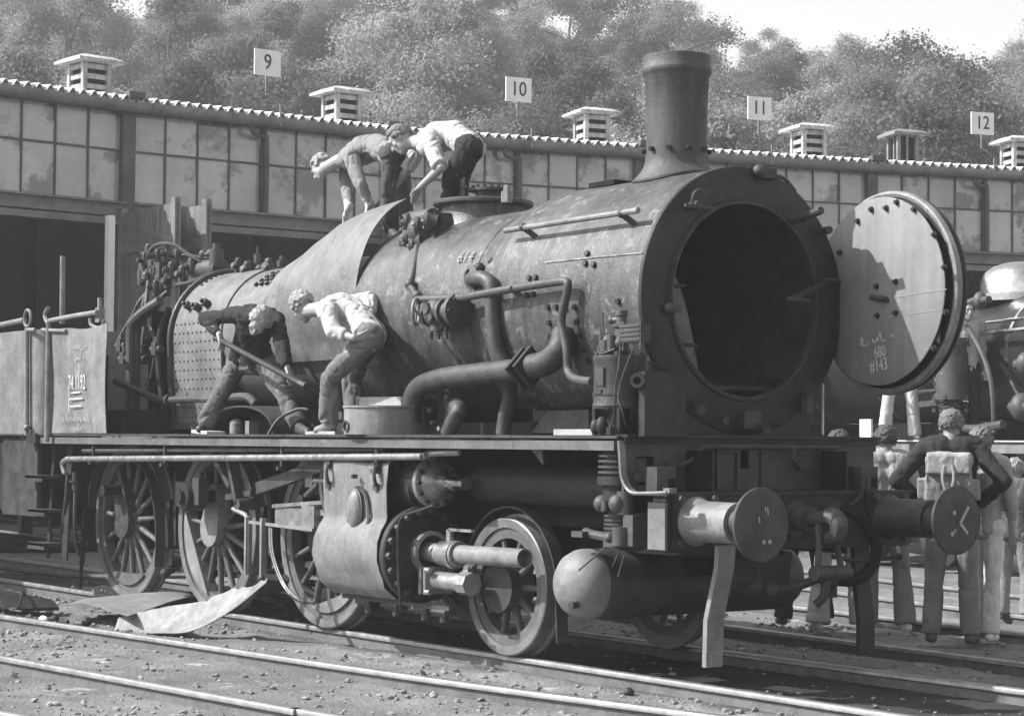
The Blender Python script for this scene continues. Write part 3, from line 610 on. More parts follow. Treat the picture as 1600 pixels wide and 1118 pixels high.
# cylinder, valve chest, motion ---------------------------------------
cy, cz_ = -1.03, .70
prof = [(-.72, 1.42), (-1.2, 1.41), (-1.255, 1.38), (-1.262, 1.2), (-1.266, 1.02), (-1.262, .975), (-1.27, .94), (-1.305, .88), (-1.335, .79), (-1.34, .66), (-1.31, .56), (-1.285, .515), (-1.27, .45), (-1.16, .36), (-1.0, .335), (-.75, .36)]
xsec = np.linspace(-1.86, -.93, 14); Gc = []
for i, x in enumerate(xsec):
    row = []
    for y, z in prof:
        k = vnoise(np.array([[x*4, y*4, z*6]]), 77)[0]-.5; dent = .05*k
        if z < .5: x2 = x+.0
        row.append(Vector((x+(.03*(vnoise(np.array([[z*9, 3.3, i*.0]]), 5)[0]-.5) if i in (0, 13) else 0), y-dent*(1 if y < -1.1 else 0), z+dent*.3)))
    Gc.append(row)
b = MB(); b.sheet([r_[::-1] for r_ in Gc], .006); cyl_o = lp('cylinder_jacket', b, mat('dented_jacket', .15, .5, .25, 4, .2, 30, spots=.05, spotcol=.09, spotscale=6, streak=.15), ang=40, label='pale dented sheet jacket round the cylinder')
b = MB(); b.lathe((-1.34, -1.285, 1.02), -Y, [(0, .115), (.0, .10), (.012, .10), (.03, .085), (.045, .055), (.052, .001)], 28); ov = lp('oval_cover', b, LIGHT, cyl_o)
b = MB()
for k in range(30):
    pass
ov.parent = LO; ov.location = (2.5, 0, 0)
me = ov.data
for v_ in me.vertices: v_.co.x = -1.34+(v_.co.x+1.34)*.85; v_.co.z = 1.02+(v_.co.z-1.02)*1.45
b = MB(); b.lathe((-1.30, -1.275, .99), -Y, [(0, .13), (.008, .13), (.008, .16), (0, .16)], 30, closed=True, )
o = b.build('cover_ring', GREY); o.parent = LO; o.location = (2.5, 0, 0)
for v_ in o.data.vertices: v_.co.z = .99+(v_.co.z-.99)*1.35
for z_ in (1.275, .76): b = MB(); b.bolt((-1.33, -1.28, z_), -Y, .018, .04); b.bar((-1.36, -1.3, z_), (-1.29, -1.3, z_), .01, .01); lp('stud', b, IRON)
for x in (-1.76, -1.06): b = MB(); b.tube(catmull([(x, -1.26, 1.36), (x+.03, -1.31, 1.33), (x+.04, -1.31, 1.25), (x, -1.26, 1.2)], 4), .015, 8); b.box((x, -1.27, 1.36), (.06, .03, .05)); b.box((x, -1.27, 1.2), (.06, .03, .05)); lp('jacket_handle', b, GREY)
b = MB(); b.cyl((-1.95, cy, cz_), (-.82, cy, cz_), .275, n=40); b.cyl((-1.95, -.95, 1.2), (-.8, -.95, 1.2), .2, n=24); b.box((-1.4, -.8, 1.0), (1.0, .35, .8)); cb = lp('cylinder_block', b, IRON)
b = MB(); b.lathe((-.82, cy, cz_), X, [(0, .36), (.05, .36), (.06, .35), (.06, .29), (.075, .28), (.09, .18), (.12, .17), (.12, .001)], 44); fc = lp('cylinder_cover', b, IRON)
nut = MB(); nut.bolt((0, 0, 0), X, .028, .05); nutm = nut.mesh('nut', GREY, 30)
for k in range(18): a = 2*math.pi*k/18; link('nut', nutm, fc, (-.765, cy+.32*math.cos(a), cz_+.32*math.sin(a)))
b = MB(); b.lathe((-.7, cy, cz_+.02), X, [(0, .16), (.06, .16), (.06, .13), (.02, .12)], 28); b.cyl((-.7, cy, cz_+.02), (-.45, cy, cz_+.02), .075, n=20); b.lathe((-.52, cy, cz_+.02), X, [(0, .09), (.14, .09), (.15, .105), (.2, .105), (.2, .08)], 24); b.bar((-.42, cy, cz_+.09), (-.42, cy, cz_+.2), .03, .05); b.bar((-.42, cy, cz_+.2), (-.12, cy, cz_+.2), .03, .02); gl = lp('tail_rod_gland', b, STEEL)
b = MB(); b.tube([(-.36, cy, cz_+.025), (.52, cy, cz_+.035)], .068, 24, cap=False); b.lathe((.52, cy, cz_+.035), -X, [(0, .068), (0, .058), (.1, .058), (.1, .001)], 24); b.lathe((-.34, cy, cz_+.025), X, [(0, .095), (.05, .095), (.05, .07)], 24); lp('tail_rod_tube', b, LIGHT)
b = MB(); b.box((-.62, cy-.03, .52), (.04, .2, .2)); b.box((-.56, cy-.03, .52), (.03, .2, .2)); b.cyl((-.55, cy-.03, .52), (-.18, cy-.03, .52), .07, n=20); b.cyl((-.2, cy-.03, .52), (-.08, cy-.03, .52), .085, n=8); sv = lp('snifting_valve', b, STEEL)
for dy in (-.1, .1):
    for dz in (-.08, .08): b = MB(); b.bolt((-.54, cy-.03+dy, .52+dz), X, .02, .06); lp('nut', b, STEEL, sv)
b = MB(); b.tube(catmull([(-.66, -1.28, 1.0), (-.7, -1.3, .9), (-.68, -1.31, .6), (-.66, -1.3, .36), (-.67, -1.29, .3)], 4), .011, 7); b.tube(catmull([(-.66, -1.28, 1.0), (-.5, -1.25, 1.04), (-.38, -1.2, 1.08)], 4), .011, 7); lp('oil_pipe', b, IRON)
b = MB()
for x in (-1.5, -1.1, -.7, -.45): b.box((x, -1.05, .30), (.16, .1, .06)); b.cyl((x, -1.05, .3), (x, -1.05, .22), .035, n=10); b.cyl((x-.1, -1.1, .3), (x+.1, -1.1, .3), .02, n=8)
b.bar((-1.8, -1.1, .33), (-.3, -1.1, .33), .03, .03); lp('drain_cocks', b, GREY)
vy, vz = -.98, 1.24
b = MB(); b.cyl((-1.2, vy, vz), (-.72, vy, vz), .17, n=32); vcm = lp('valve_chest', b, mat('glossy_black', .03, .22, .3, 5, .1))
b = MB(); b.lathe((-.72, vy, vz), X, [(0, .19), (.04, .19), (.045, .18), (.045, .14), (.07, .12), (.1, .06), (.2, .055), (.2, .001)], 36); lp('valve_cover', b, STEEL, None)
b = MB(); b.cyl((-.55, vy, vz), (-.28, vy, vz), .05, n=18); b.cyl((-.5, vy, vz), (-.44, vy, vz), .065, n=18); lp('valve_spindle', b, BRIGHT)
for k in range(12): a = 2*math.pi*k/12; b = MB(); b.bolt((-.68, vy+.165*math.cos(a), vz+.165*math.sin(a)), X, .016, .025); o = lp('nut', b, IRON)
b = MB(); b.cyl((-.4, -.72, 1.24), (1.35, -.72, 1.24), .15, n=32); b.sph((1.35, -.72, 1.24), (.06, .15, .15)); lp('vacuum_reservoir', b, IRON)
b = MB(); b.prism([(0.597, -1.050, 1.508), (0.732, -1.050, 1.509), (0.748, -1.050, 1.390)], (0, .012, 0)); lp('gusset', b, LIGHT)
# slide bars, crosshead, valve gear, motion bracket
b = MB(); b.box((-2.36, -1.05, .97), (1.0, .1, .05)); b.box((-2.36, -1.05, .88), (1.0, .1, .03)); sb = lp('slide_bar', b, STEEL)
b = MB(); b.box((-2.62, -1.06, .92), (.5, .13, .15)); b.box((-2.3, -1.07, .92), (.2, .15, .2)); b.bar((-2.9, -1.13, 1.0), (-2.0, -1.13, 1.06), .02, .03); lp('crosshead', b, STEEL)
b = MB(); pts = [(-2.1, -1.1, 1.4), (-1.95, -1.1, 1.4), (-1.93, -1.1, .6), (-1.9, -1.1, .48), (-2.12, -1.1, .48), (-2.1, -1.1, .62)]; b.prism(pts, (0, .03, 0)); b.bar((-2.14, -1.12, .5), (-1.86, -1.12, .5), .06, .06); mbk = lp('motion_bracket', b, GREY)
b = MB(); b.lathe((-2.015, -1.105, .76), -Y, [(0, .001), (.003, .05)], 20); o = b.build('oval_hole', SOOT); o.parent = LO; o.location = (2.5, 0, 0)
for v_ in o.data.vertices: v_.co.z = .76+(v_.co.z-.76)*1.9
b = MB(); b.tube(catmull([(-2.02, -1.12, 1.42), (-2.1, -1.12, 1.28), (-2.1, -1.12, 1.12), (-2.03, -1.12, .98)], 5), .03, 8); b.cyl((-2.3, -1.12, 1.22), (-1.9, -1.12, 1.22), .03, n=10); b.box((-2.28, -1.12, 1.22), (.12, .06, .1)); b.bar((-2.15, -1.13, 1.2), (-2.35, -1.13, 1.1), .05, .03); lp('expansion_link', b, GREY)
b = MB(); b.bar((-3.2, -1.1, 1.14), (-2.05, -1.1, 1.36), .06, .1); lp('radius_rod', b, GREY)
b = MB(); b.bar((-3.62, -1.15, 1.44), (-3.42, -1.15, 1.0), .05, .1, Y); b.bar((-3.95, -1.12, 1.42), (-3.62, -1.12, 1.15), .05, .09, Y); b.bar((-3.75, -1.1, 1.05), (-3.3, -1.1, 1.1), .05, .05); b.cyl((-3.4, -1.2, 1.0), (-3.4, -1.0, 1.0), .05, n=12); lp('lifting_arm', b, GREY)
b = MB(); b.tube([(-3.5, -1.18, .96), (-3.25, -1.2, .92), (-3.18, -1.2, .88), (-3.18, -1.2, .42)], .02, 6); b.bar((-3.19, -1.2, .9), (-3.19, -1.2, .42), .06, .03); b.bar((-2.93, -1.2, .9), (-2.93, -1.2, .42), .05, .03); b.bar((-3.16, -1.2, .86), (-2.2, -1.15, .83), .025, .025); lp('rod_support', b, LIGHT)
for k in (0, .035): b = MB(); b.tube(catmull([(-2.83+k, -1.2, .82), (-2.75+k, -1.22, .6), (-2.55+k, -1.23, .38), (-2.3+k, -1.24, .27), (-2.0, -1.25, .26)], 6), .012, 7); lp('copper_pipe', b, BRIGHT)

# running boards -------------------------------------------------------
for s in (-1, 1):
    pl = [(-8.6, 1.32), (.75, 1.32), (1.2, 1.2), (1.75, 1.2), (1.75, .62), (-8.6, .62)]
    b = MB(); b.prism([(x, s*y, 1.575) for x, y in (pl if s < 0 else pl[::-1])], (0, 0, .018)); lp('running_board', b, GREY)
    b = MB(); e = [(-7.6, s*1.29), (.75, s*1.29), (1.2, s*1.185), (1.72, s*1.185)]
    for a_, c_ in zip(e, e[1:]): b.bar((*a_, 1.528), (*c_, 1.528), .03, .062)
    lp('valance', b, mat('valance_paint', .095, .55, .35, 4, .2, spots=.3, spotcol=.16, spotscale=5) if s < 0 else IRON)
for x0_, x1_ in ((-5.0, -4.05), (-4.03, -2.4), (-2.38, -.6), (-.58, .74)):
    b = MB(); b.box(((x0_+x1_)/2, -1.31, 1.585), (x1_-x0_, .03, .02)); lp('tread_edge', b, GREY)
b = MB(); b.tube([(-6.766, -1.270, 1.346), (-0.430, -1.270, 1.435)], .028, 12); b.tube(catmull([(-6.766, -1.270, 1.346), (-6.9, -1.26, 1.3), (-6.86, -1.25, 1.2)], 4), .028, 10); b.tube(catmull([(-0.430, -1.270, 1.435), (-.4, -1.2, 1.46), (-.2, -1.1, 1.47)], 4), .026, 10); lg = lp('long_pipe', b, STEEL)
b = MB(); b.tube([(-6.437, -1.250, 1.430), (-0.989, -1.250, 1.487)], .02, 10); lp('oil_line', b, GREY)
for px_ in (-6.15, -4.62, -2.5, -1.05):
    b = MB(); b.bar((px_, -1.27, 1.55), (px_, -1.27, 1.3), .03, .03); b.bolt((px_, -1.29, 1.32), -Y, .02, .03); lp('pipe_hanger', b, GREY)
b = MB(); b.cyl((-6.72, -1.2, 1.22), (-6.72, -1.2, 1.05), .035, n=12); b.disc((-6.72, -1.2, 1.12), Z, .06, .02, 14); b.tube(catmull([(-6.72, -1.2, 1.05), (-6.72, -1.2, .7), (-6.85, -1.1, .4)], 5), .02, 8); b.tube(catmull([(-6.9, -1.2, 1.2), (-6.95, -1.2, .9), (-7.15, -1.15, .6)], 5), .022, 8); lp('sander_valve', b, GREY)
# ---------------------------------------------------------------- boiler
O = (0, 0, ZC)
b = MB(); b.lathe(O, X, [(-.62, .79), (-.5, .815), (-.38, .845), (-.26, .872), (-.12, .892), (.05, .903), (1.62, .905), (1.62, .885), (-.2, .885), (-.2, .79)], 96, closed=True); smb = lp('smokebox', b, BOIL, ang=40)
b = MB(); b.lathe(O, X, [(-.04, .907), (-.04, .917), (1.615, .917), (1.615, .907)], 96, closed=True, a0=0); sw = lp('wrapper_plate', b, BOIL, smb)
b = MB(); b.lathe(O, X, [(1.615, .66), (1.615, .915), (1.62, .922), (1.65, .922), (1.66, .91), (1.66, .70), (1.675, .695), (1.675, .672), (1.66, .662)], 96, closed=True); rg = lp('front_ring', b, IRON, ang=40)
b = MB(); b.lathe(O, X, [(1.66, .664), (1.68, .664), (1.68, .676), (1.66, .676)], 96, closed=True); lp('ring_lip', b, GREY, rg)
b = MB(); b.lathe((-.18, 0, ZC), X, [(0, .001), (0, .88)], 60); tp = lp('tube_plate', b, SOOT)
b = MB(); b.lathe(O, -X, [(-1.6, .882), (.16, .882)], 60); lp('smokebox_lining', b, mat('rusty_lining', .05, .85, .4, 4, .3, spec=.2))
b = MB(); b.tube(catmull([(.2, .12, 3.3), (.55, .02, 3.0), (.8, .05, 2.6), (.85, .15, 2.1), (.85, .2, 1.75)], 6), .09, 14); lp('blast_pipe', b, mat('rusty_pipe', .25, .8, .3, 5, .3, spec=.2))
b = MB(); b.box((1.1, -.62, 2.35), (.5, .12, .5)); b.box((1.2, -.55, 2.62), (.6, .3, .02)); b.box((1.2, -.5, 2.22), (.6, .42, .02)); lp('spark_arrester', b, IRON)
b = MB(); b.box((1.3, 0, 1.93), (.6, .8, .03)); b.cyl((1.45, -.36, 1.96), (1.45, .36, 1.96), .025, n=10); lp('smokebox_floor', b, IRON)
# saddle under the smokebox
b = MB(); b.prism([(1.6, -.58, 1.595), (1.6, .62, 1.595), (1.6, .72, 2.0), (1.6, .5, 1.8), (1.6, 0, 1.66), (1.6, -.5, 1.8), (1.6, -.66, 1.98)], (.045, 0, 0)); lp('saddle_plate', b, IRON)
b = MB(); b.box((.75, 0, 1.75), (1.6, 1.1, .5)); lp('saddle', b, SOOT)
b = MB(); b.prism([(0.065, -0.620, 1.614), (0.258, -0.620, 1.772), (0.746, -0.620, 1.777), (0.748, -0.620, 1.615)], (0, -.03, 0)); sf = lp('saddle_flange', b, GREY)
for k in range(4): b = MB(); b.bolt((0.391, -0.650, 1.724) if 0 else (1.0+.12*k, -.655, 1.69), -Y, .022, .03); lp('bolt', b, IRON, sf)
b = MB(); b.bar((1.5, -.9, 1.6), (1.58, -.62, 1.95), .02, .12); b.box((1.68, -.78, 1.64), (.1, .2, .1)); b.box((1.62, -.86, 1.74), (.05, .14, .03)); lp('smokebox_stay', b, GREY)
# front fittings
def rp(px, py, x=1.66): return None
b = MB(); p = Vector((1.680, -0.667, 2.443)); b.box(p, (.06, .1, .05)); b.sph(p+Vector((.02, -.05, 0)), .04); lp('door_dog', b, GREY)
b = MB(); p = Vector((1.680, -0.525, 3.139)); b.cyl(p-X*.03, p+X*.1, .03, n=10); b.tube(catmull([p+Vector((.08, -.05, 0)), p+Vector((.1, -.05, .07)), p+Vector((.1, 0, .1)), p+Vector((.1, .03, .06))], 4), .013, 7); b.bar(p+Vector((.09, -.12, -.01)), p+Vector((.12, .12, -.02)), .02, .02); lp('door_dog', b, GREY)
b = MB(); p = Vector((1.620, 0.180, 3.419)); b.box(p, (.14, .16, .07)); b.sph(p+Vector((.06, -.08, .01)), .045); b.tube(catmull([p+Vector((.02, .08, 0)), p+Vector((.02, .2, -.02)), p+Vector((.02, .3, -.1))], 4), .015, 7); lp('lamp_iron', b, GREY)
for (p0, p1) in (((1.640, 0.417, 3.103), (2.000, 0.381, 3.146)), ((1.620, 0.702, 3.047), (1.820, 0.638, 3.045))):
    b = MB(); a_ = Vector(p0); c_ = Vector(p1); b.tube(catmull([a_, a_.lerp(c_, .45)+Vector((0, 0, -.01)), a_.lerp(c_, .55), c_], 4), .028, 10); lp('hinge_pin', b, GREY)
b = MB(); b.bar((1.900, 0.196, 2.531), (1.700, 0.688, 2.673), .05, .03); b.tube([(1.750, 0.639, 2.704), (1.750, 0.807, 2.704), (1.750, 0.814, 2.672)], .012, 6); b.bar((1.900, 0.185, 2.540), (1.850, 0.401, 2.535), .05, .02); lp('door_clamp', b, GREY)
b = MB(); b.cyl((1.660, -0.461, 1.806), (1.850, -0.558, 1.764), .03, n=10); lp('clamp_handle', b, GREY)
b = MB(); b.cyl((1.660, 0.126, 1.684), (1.820, 0.061, 1.639), .028, n=10); b.box((1.680, 0.024, 1.709), (.06, .16, .12)); lp('clamp_handle', b, GREY)
b = MB(); b.box((1.680, 0.554, 1.832), (.08, .06, .14)); lp('clamp_block', b, GREY)
b = MB(); b.bolt((1.645, -0.190, 1.702), X, .03, .03); lp('bolt', b, GREY)
b = MB(); b.tube([(1.600, 0.644, 1.744), (1.600, 0.644, 1.609)], .012, 7); b.tube([(1.500, 0.884, 1.977), (1.600, 0.787, 1.610)], .012, 7); lp('stanchion', b, STEEL)
# opened smokebox door, standing square to the front on the far side
DR = empty('smokebox_door', (0, 0, 0)); DR.parent = LO; DR.location = (2.5+2.08, .93, 2.615); DR.rotation_euler = (0, 0, rad(-3))
bpy.data.objects.remove(DR)
b = MB(); b.lathe((0, 0, 0), Y, [(.03, .60), (.03, .66), (.045, .685), (.07, .695), (.085, .692), (.10, .705), (.12, .70), (.13, .67), (.17, .55), (.20, .3), (.21, .001)], 72); b.lathe((0, 0, 0), Y, [(.06, .60), (.09, .3), (.1, .001)], 40)
dr = lp('smokebox_door', b, IRON, ang=30); dr.location = (2.5+2.065, .92, 2.605); dr.rotation_euler = (0, 0, rad(-4)); dr['label'] = 'round smokebox door swung open, pale inside'
b = MB(); b.lathe((0, -.05, .008), Y, [(0, .001), (0, .648), (.003, .655), (.012, .655), (.014, .001)], 72); b.lathe((0, -.04, .008), Y, [(0, .58), (.07, .58)], 40)
dp = b.build('door_baffle', DOORIN, dr)
b = MB(); b.lathe((0, 0, 0), Y, [(.02, .668), (.012, .69), (.02, .706), (.05, .714), (.065, .708), (.07, .695), (.04, .668)], 72, closed=True); b.build('door_rim', LIGHT, dr)
Rz = Matrix.Rotation(rad(4), 3, 'Z')
def dloc(p): return Rz @ (Vector(p)-Vector((2.065, .92, 2.605)))
bm_ = MB(); bm_.cyl((0, 0, 0), (0, -.028, 0), .014, n=6); bm_.cyl((0, 0, 0), (0, -.008, 0), .022, n=12); bm = bm_.mesh('bolt', IRON)
for p in ((1.995, 0.850, 3.189), (2.256, 0.850, 3.215), (2.428, 0.850, 3.151), (1.852, 0.850, 3.120), (2.625, 0.850, 2.961), (1.662, 0.850, 2.912), (2.722, 0.850, 2.734), (2.739, 0.850, 2.433), (2.244, 0.850, 2.668), (2.050, 0.850, 2.648), (2.057, 0.850, 2.442), (2.244, 0.850, 2.452), (2.625, 0.850, 2.197), (2.148, 0.850, 3.185)):
    q = dloc(p); link('bolt', bm, dr, (q.x, -.049, q.z))
b = MB(); q = dloc((2.032, 0.850, 2.573)); q2 = dloc((2.160, 0.850, 2.553)); b.tube([(q.x, -.08, q.z), (q2.x, -.08, q2.z), (q2.x, -.04, q2.z-.01)], .02, 8); b.sph((q.x, -.08, q.z), .022); b.build('door_handle', GREY, dr)
for (p0, p1) in (((1.566, 0.850, 2.529), (2.739, 0.850, 2.587)), ((1.618, 0.850, 2.407), (2.688, 0.850, 2.452))):
    b = MB(); a_ = dloc(p0); c_ = dloc(p1); b.bar((a_.x, -.051, a_.z), (c_.x, -.051, c_.z), .003, .006, Z); b.build('baffle_seam', mat('seam_paint', .2, .6, .1, 5, 0), dr)
b = MB(); b.prism([dloc(p)*1 for p in ((2.633, 0.860, 2.438), (2.655, 0.860, 2.226), (2.598, 0.860, 2.258))], (0, -.012, 0)); b.build('dark_wedge', IRON, dr)  # small dark wedge-shaped piece on the baffle
def scrawl(x0, x1, y, z, h, seed, slope=0.):               # hurried chalk handwriting, no longer readable
    g = random.Random(seed); P_ = []; n_ = int((x1-x0)/(h*.32))
    for k in range(n_):
        x = x0+(x1-x0)*k/n_; P_.append((x+g.uniform(-.1, .1)*h, y, z+slope*(x-x0)+h*(g.choice((0, .45, .5, .55, 1.0)) if k % 2 else g.uniform(-.05, .1))))
    b = MB()
    w0 = 0
    while w0 < n_-2:
        w1 = min(n_, w0+g.randint(5, 11)); b.tube(catmull(P_[w0:w1], 4), .0035, 5); w0 = w1+1
    return b
for t_, px, sz in (('680', (2.081, 0.850, 2.188), .1), ('#143', (2.069, 0.850, 2.095), .11)):
    q = dloc(px); link('chalk_number', text_mesh(t_, sz, CHALK, .0008), dr, (q.x, -.053, q.z), (math.pi/2, rad(-8), 0), (.8, 1.15, 1))
q = dloc((1.872, 0.850, 2.235)); q2 = dloc((2.238, 0.850, 2.284)); scrawl(q.x, q2.x, -.052, q.z, .06, 5, (q2.z-q.z)/(q2.x-q.x)).build('chalk_writing', CHALK, dr)
b = MB()
for z in (2.35, 2.85): b.bar((1.55, .92, z), (1.9, .98, z), .05, .05); b.cyl((1.5, .93, z-.06), (1.5, .93, z+.06), .035, n=12)
lp('door_hinge', b, IRON)
# barrels, firebox
b = MB(); b.lathe(O, X, [(-2.22, .66), (-2.22, .825), (-1.6, .828), (-.9, .826), (-.5, .82), (-.5, .66)], 90, closed=True); bar1 = lp('boiler_barrel', b, BOIL, ang=40)
ZR = 2.5
b = MB(); b.lathe((0, 0, ZR), X, [(-4.75, .655), (-3.3, .66), (-2.1, .66)], 80); b.lathe((0, 0, ZR), X, [(-3.36, .664), (-3.36, .672), (-3.28, .672), (-3.28, .664)], 80, closed=True); lp('rear_barrel', b, BARE, ang=40)
def fsec(x, R=.672, zb=1.66, yb=.6):
    out = [Vector((x, -yb, zb)), Vector((x, -(R-.015), 2.1))]
    for k in range(25): a = math.pi*k/24; out.append(Vector((x, -R*math.cos(a), ZR+R*math.sin(a))))
    return out+[Vector((x, R-.015, 2.1)), Vector((x, yb, zb))]
b = MB(); b.sheet([fsec(x) for x in (-5.73, -5.4, -5.0, -4.74)], -.02); fbx = lp('firebox_wrapper', b, BARE, ang=40)
b = MB(); b.prism(fsec(-5.73, .66), (.02, 0, 0)); lp('backhead', b, IRON)
b = MB(); b.prism(fsec(-4.76, .655), (.02, 0, 0)); lp('throat_plate', b, IRON)
b = MB(); b.tube(fsec(-5.74, .69), .03, 8); lp('wrapper_flange', b, GREY)
b = MB()
for i in range(11):
    z = 1.76+i*.088
    for k in range(11):
        x = -5.66+k*.088
        if z < 2.5: yb = -.6-(z-1.66)/.44*.057 if z < 2.1 else -.657-.015*(z-2.1)/.4; p = Vector((x, yb, z)); nrm = -Y
        else: a = math.asin(min(1, (z-ZR)/.672)); p = ringpt(x, .672, a, ZR); nrm = Vector((0, -math.cos(a), math.sin(a)))
        b.cyl(p, p+nrm*.008, .009, n=6)
for k in range(24):
    for a in np.linspace(.5, 1.5, 6): pass
for k in range(16):
    for j in range(2): a = rad(52+k*5.0); p = ringpt(-5.62+j*.0, .672, a, ZR); b.cyl(p, p+Vector((0, -math.cos(a), math.sin(a)))*.014, .014, n=6)
for k in range(12): p = ringpt(-5.55+k*.13, .672, rad(84), ZR); b.cyl(p, p+Z*.014, .016, n=6)
for j in range(4):
    for k in range(5): a = rad(44+j*4.5); p = ringpt(-4.42+k*.1+.03*j, .662, a, ZR); b.cyl(p, p+Vector((0, -math.cos(a), math.sin(a)))*.025, .022, n=6)
lp('stay_bolts', b, GREY, fbx, kind='stuff')
b = MB(); b.bar((-5.75, -.64, 1.68), (-2.3, -.62, 1.66), .06, .07); lp('foundation_ring', b, GREY)
b = MB(); b.tube(catmull([(-5.442, -0.850, 1.914), (-4.943, -0.850, 1.920), (-4.501, -0.850, 1.909)], 4), .035, 10); b.disc((-5.415, -0.850, 1.914), X, .06, .03, 14); b.tube(catmull([(-4.257, -0.850, 1.917), (-3.899, -0.850, 1.924), (-3.723, -0.850, 1.855)], 4), .04, 10); b.lathe((-4.220, -0.850, 1.917), X, [(-.02, .05), (-.02, .08), (.02, .08), (.02, .05)], 14); lp('feed_pipe', b, GREY)
for p in ((-5.493, -0.598, 2.803), (-5.286, -0.609, 2.780), (-5.133, -0.594, 2.809)): b = MB(); nn = Vector((0, p[1], p[2]-ZR)).normalized(); b.cyl(p, Vector(p)+nn*.07, .04, n=12); b.cyl(Vector(p)+nn*.07, Vector(p)+nn*.1, .02, n=4); lp('washout_plug', b, GREY)
# jacket sheet being peeled off the boiler by the men on top: a thing of its own
def shp(u, vv):                                            # u along the boiler, vv round it from below to the lifted edge
    x = -3.98+1.78*u; rT = float(np.interp(u, (0, .25, .5, .75, 1), (.70, .855, .945, 1.01, 1.072))); aT = float(np.interp(u, (0, .25, .5, .75, 1), (78, 68, 66, 71, 76)))
    a = -24+vv*(aT+24); w = max(0., (a+12)/(aT+12))
    r = .688+(rT-.665)*w**(1.05)+.012*math.sin(u*7+vv*3)*w+.006*math.sin(vv*11+u*5)
    return ringpt(x+.05*w*u*math.sin(vv*4), r, rad(a), ZR+.01)
b = MB(); b.sheet([[shp(i/24, k/30) for k in range(31)] for i in range(25)], .006)
js = b.build('boiler_jacket_sheet', SHEET, None, 60); tag(js, 'large pale jacket sheet being peeled upward off the boiler by two men', 'metal sheet')
# chimney
b = MB(); cxx = .92
b.lathe((cxx, 0, 0), Z, [(3.6, .221), (3.7, .218), (3.9, .22), (4.17, .231), (4.185, .243), (4.21, .253), (4.235, .25), (4.245, .243), (4.30, .245), (4.32, .243), (4.325, .23), (4.3, .212), (3.6, .2)], 64)
ch = lp('chimney', b, BOIL if 0 else mat('chimney_iron', .05, .6, .3, 4, .2, streak=.2), ang=40)
b = MB(); n = 64; rows = []
for t in (0, .12, .25, .5, .75, 1):
    row = []
    for k in range(n):
        a = 2*math.pi*k/n; r = .224+.095*(1-t)**3.2; y = r*math.sin(a); zb_ = ZC+math.sqrt(max(0, .925**2-y*y)); row.append(Vector((cxx+r*math.cos(a), y, zb_+(3.605-zb_)*t**.9 if t else zb_)))
    rows.append(row+[row[0]])
b.grid(rows); b.grid([[p for p in rows[0]], [p+Vector((0, 0, .015)) for p in rows[0]]]); cs_ = lp('chimney_skirt', b, ch.data.materials[0], ch, ang=60)
for k in range(10): a = 2*math.pi*(k+.5)/10; b = MB(); b.cyl((cxx+.22*math.cos(a), .22*math.sin(a), 3.64), (cxx+.25*math.cos(a), .25*math.sin(a), 3.635), .018, n=8); lp('bolt', b, IRON, ch)
b = MB(); pts = [(-.0, -.16), (.38, -.22), (.38, .22), (0, .16)]; b.add([(.1+x, y, ZC+math.sqrt(.925**2-y*y)+h) for h in (0, .035) for x, y in pts], [(3, 2, 1, 0), (4, 5, 6, 7), (0, 1, 5, 4), (1, 2, 6, 5), (2, 3, 7, 6), (3, 0, 4, 7)]); lp('blanking_plate', b, SOOT)
# dome
dx = -1.50
b = MB(); b.lathe((dx, 0, 0), Z, [(3.1, .50), (3.22, .42), (3.30, .365), (3.38, .345), (3.44, .34), (3.455, .34)], 60); dm = lp('steam_dome', b, BOIL, ang=40)
b = MB(); b.disc((dx, 0, 3.45), Z, .41, .045, 64, ch=.012); lp('dome_flange', b, GREY, dm)
b = MB(); b.disc((dx+.08, 0, 3.497), Z, .11, .07, 32); b.disc((dx+.08, 0, 3.567), Z, .165, .025, 40); lid = lp('dome_lid', b, GREY, dm)
for k in range(14): a = 2*math.pi*k/14; b = MB(); b.bolt((dx+.08+.135*math.cos(a), .135*math.sin(a), 3.592), Z, .015, .022); lp('nut', b, IRON, dm)
b = MB(); p = Vector((-1.760, -0.050, 3.531)); p.z = 3.497; b.cyl(p, p+Z*.15, .035, n=14); b.cyl(p+Z*.13, p+Z*.15, .055, n=16); b.cyl(p+Z*.15, p+Z*.22, .036, n=14); b.cyl(p+Z*.22, p+Z*.25, .02, n=10); lp('safety_valve', b, LIGHT)
b = MB(); p = Vector((-1.031, -0.100, 3.496)); b.cyl(p-Z*.06, p+Z*.03, .05, n=6); b.cyl(p+Z*.03, p+Z*.08, .03, n=6); lp('gauge_stub', b, LIGHT)
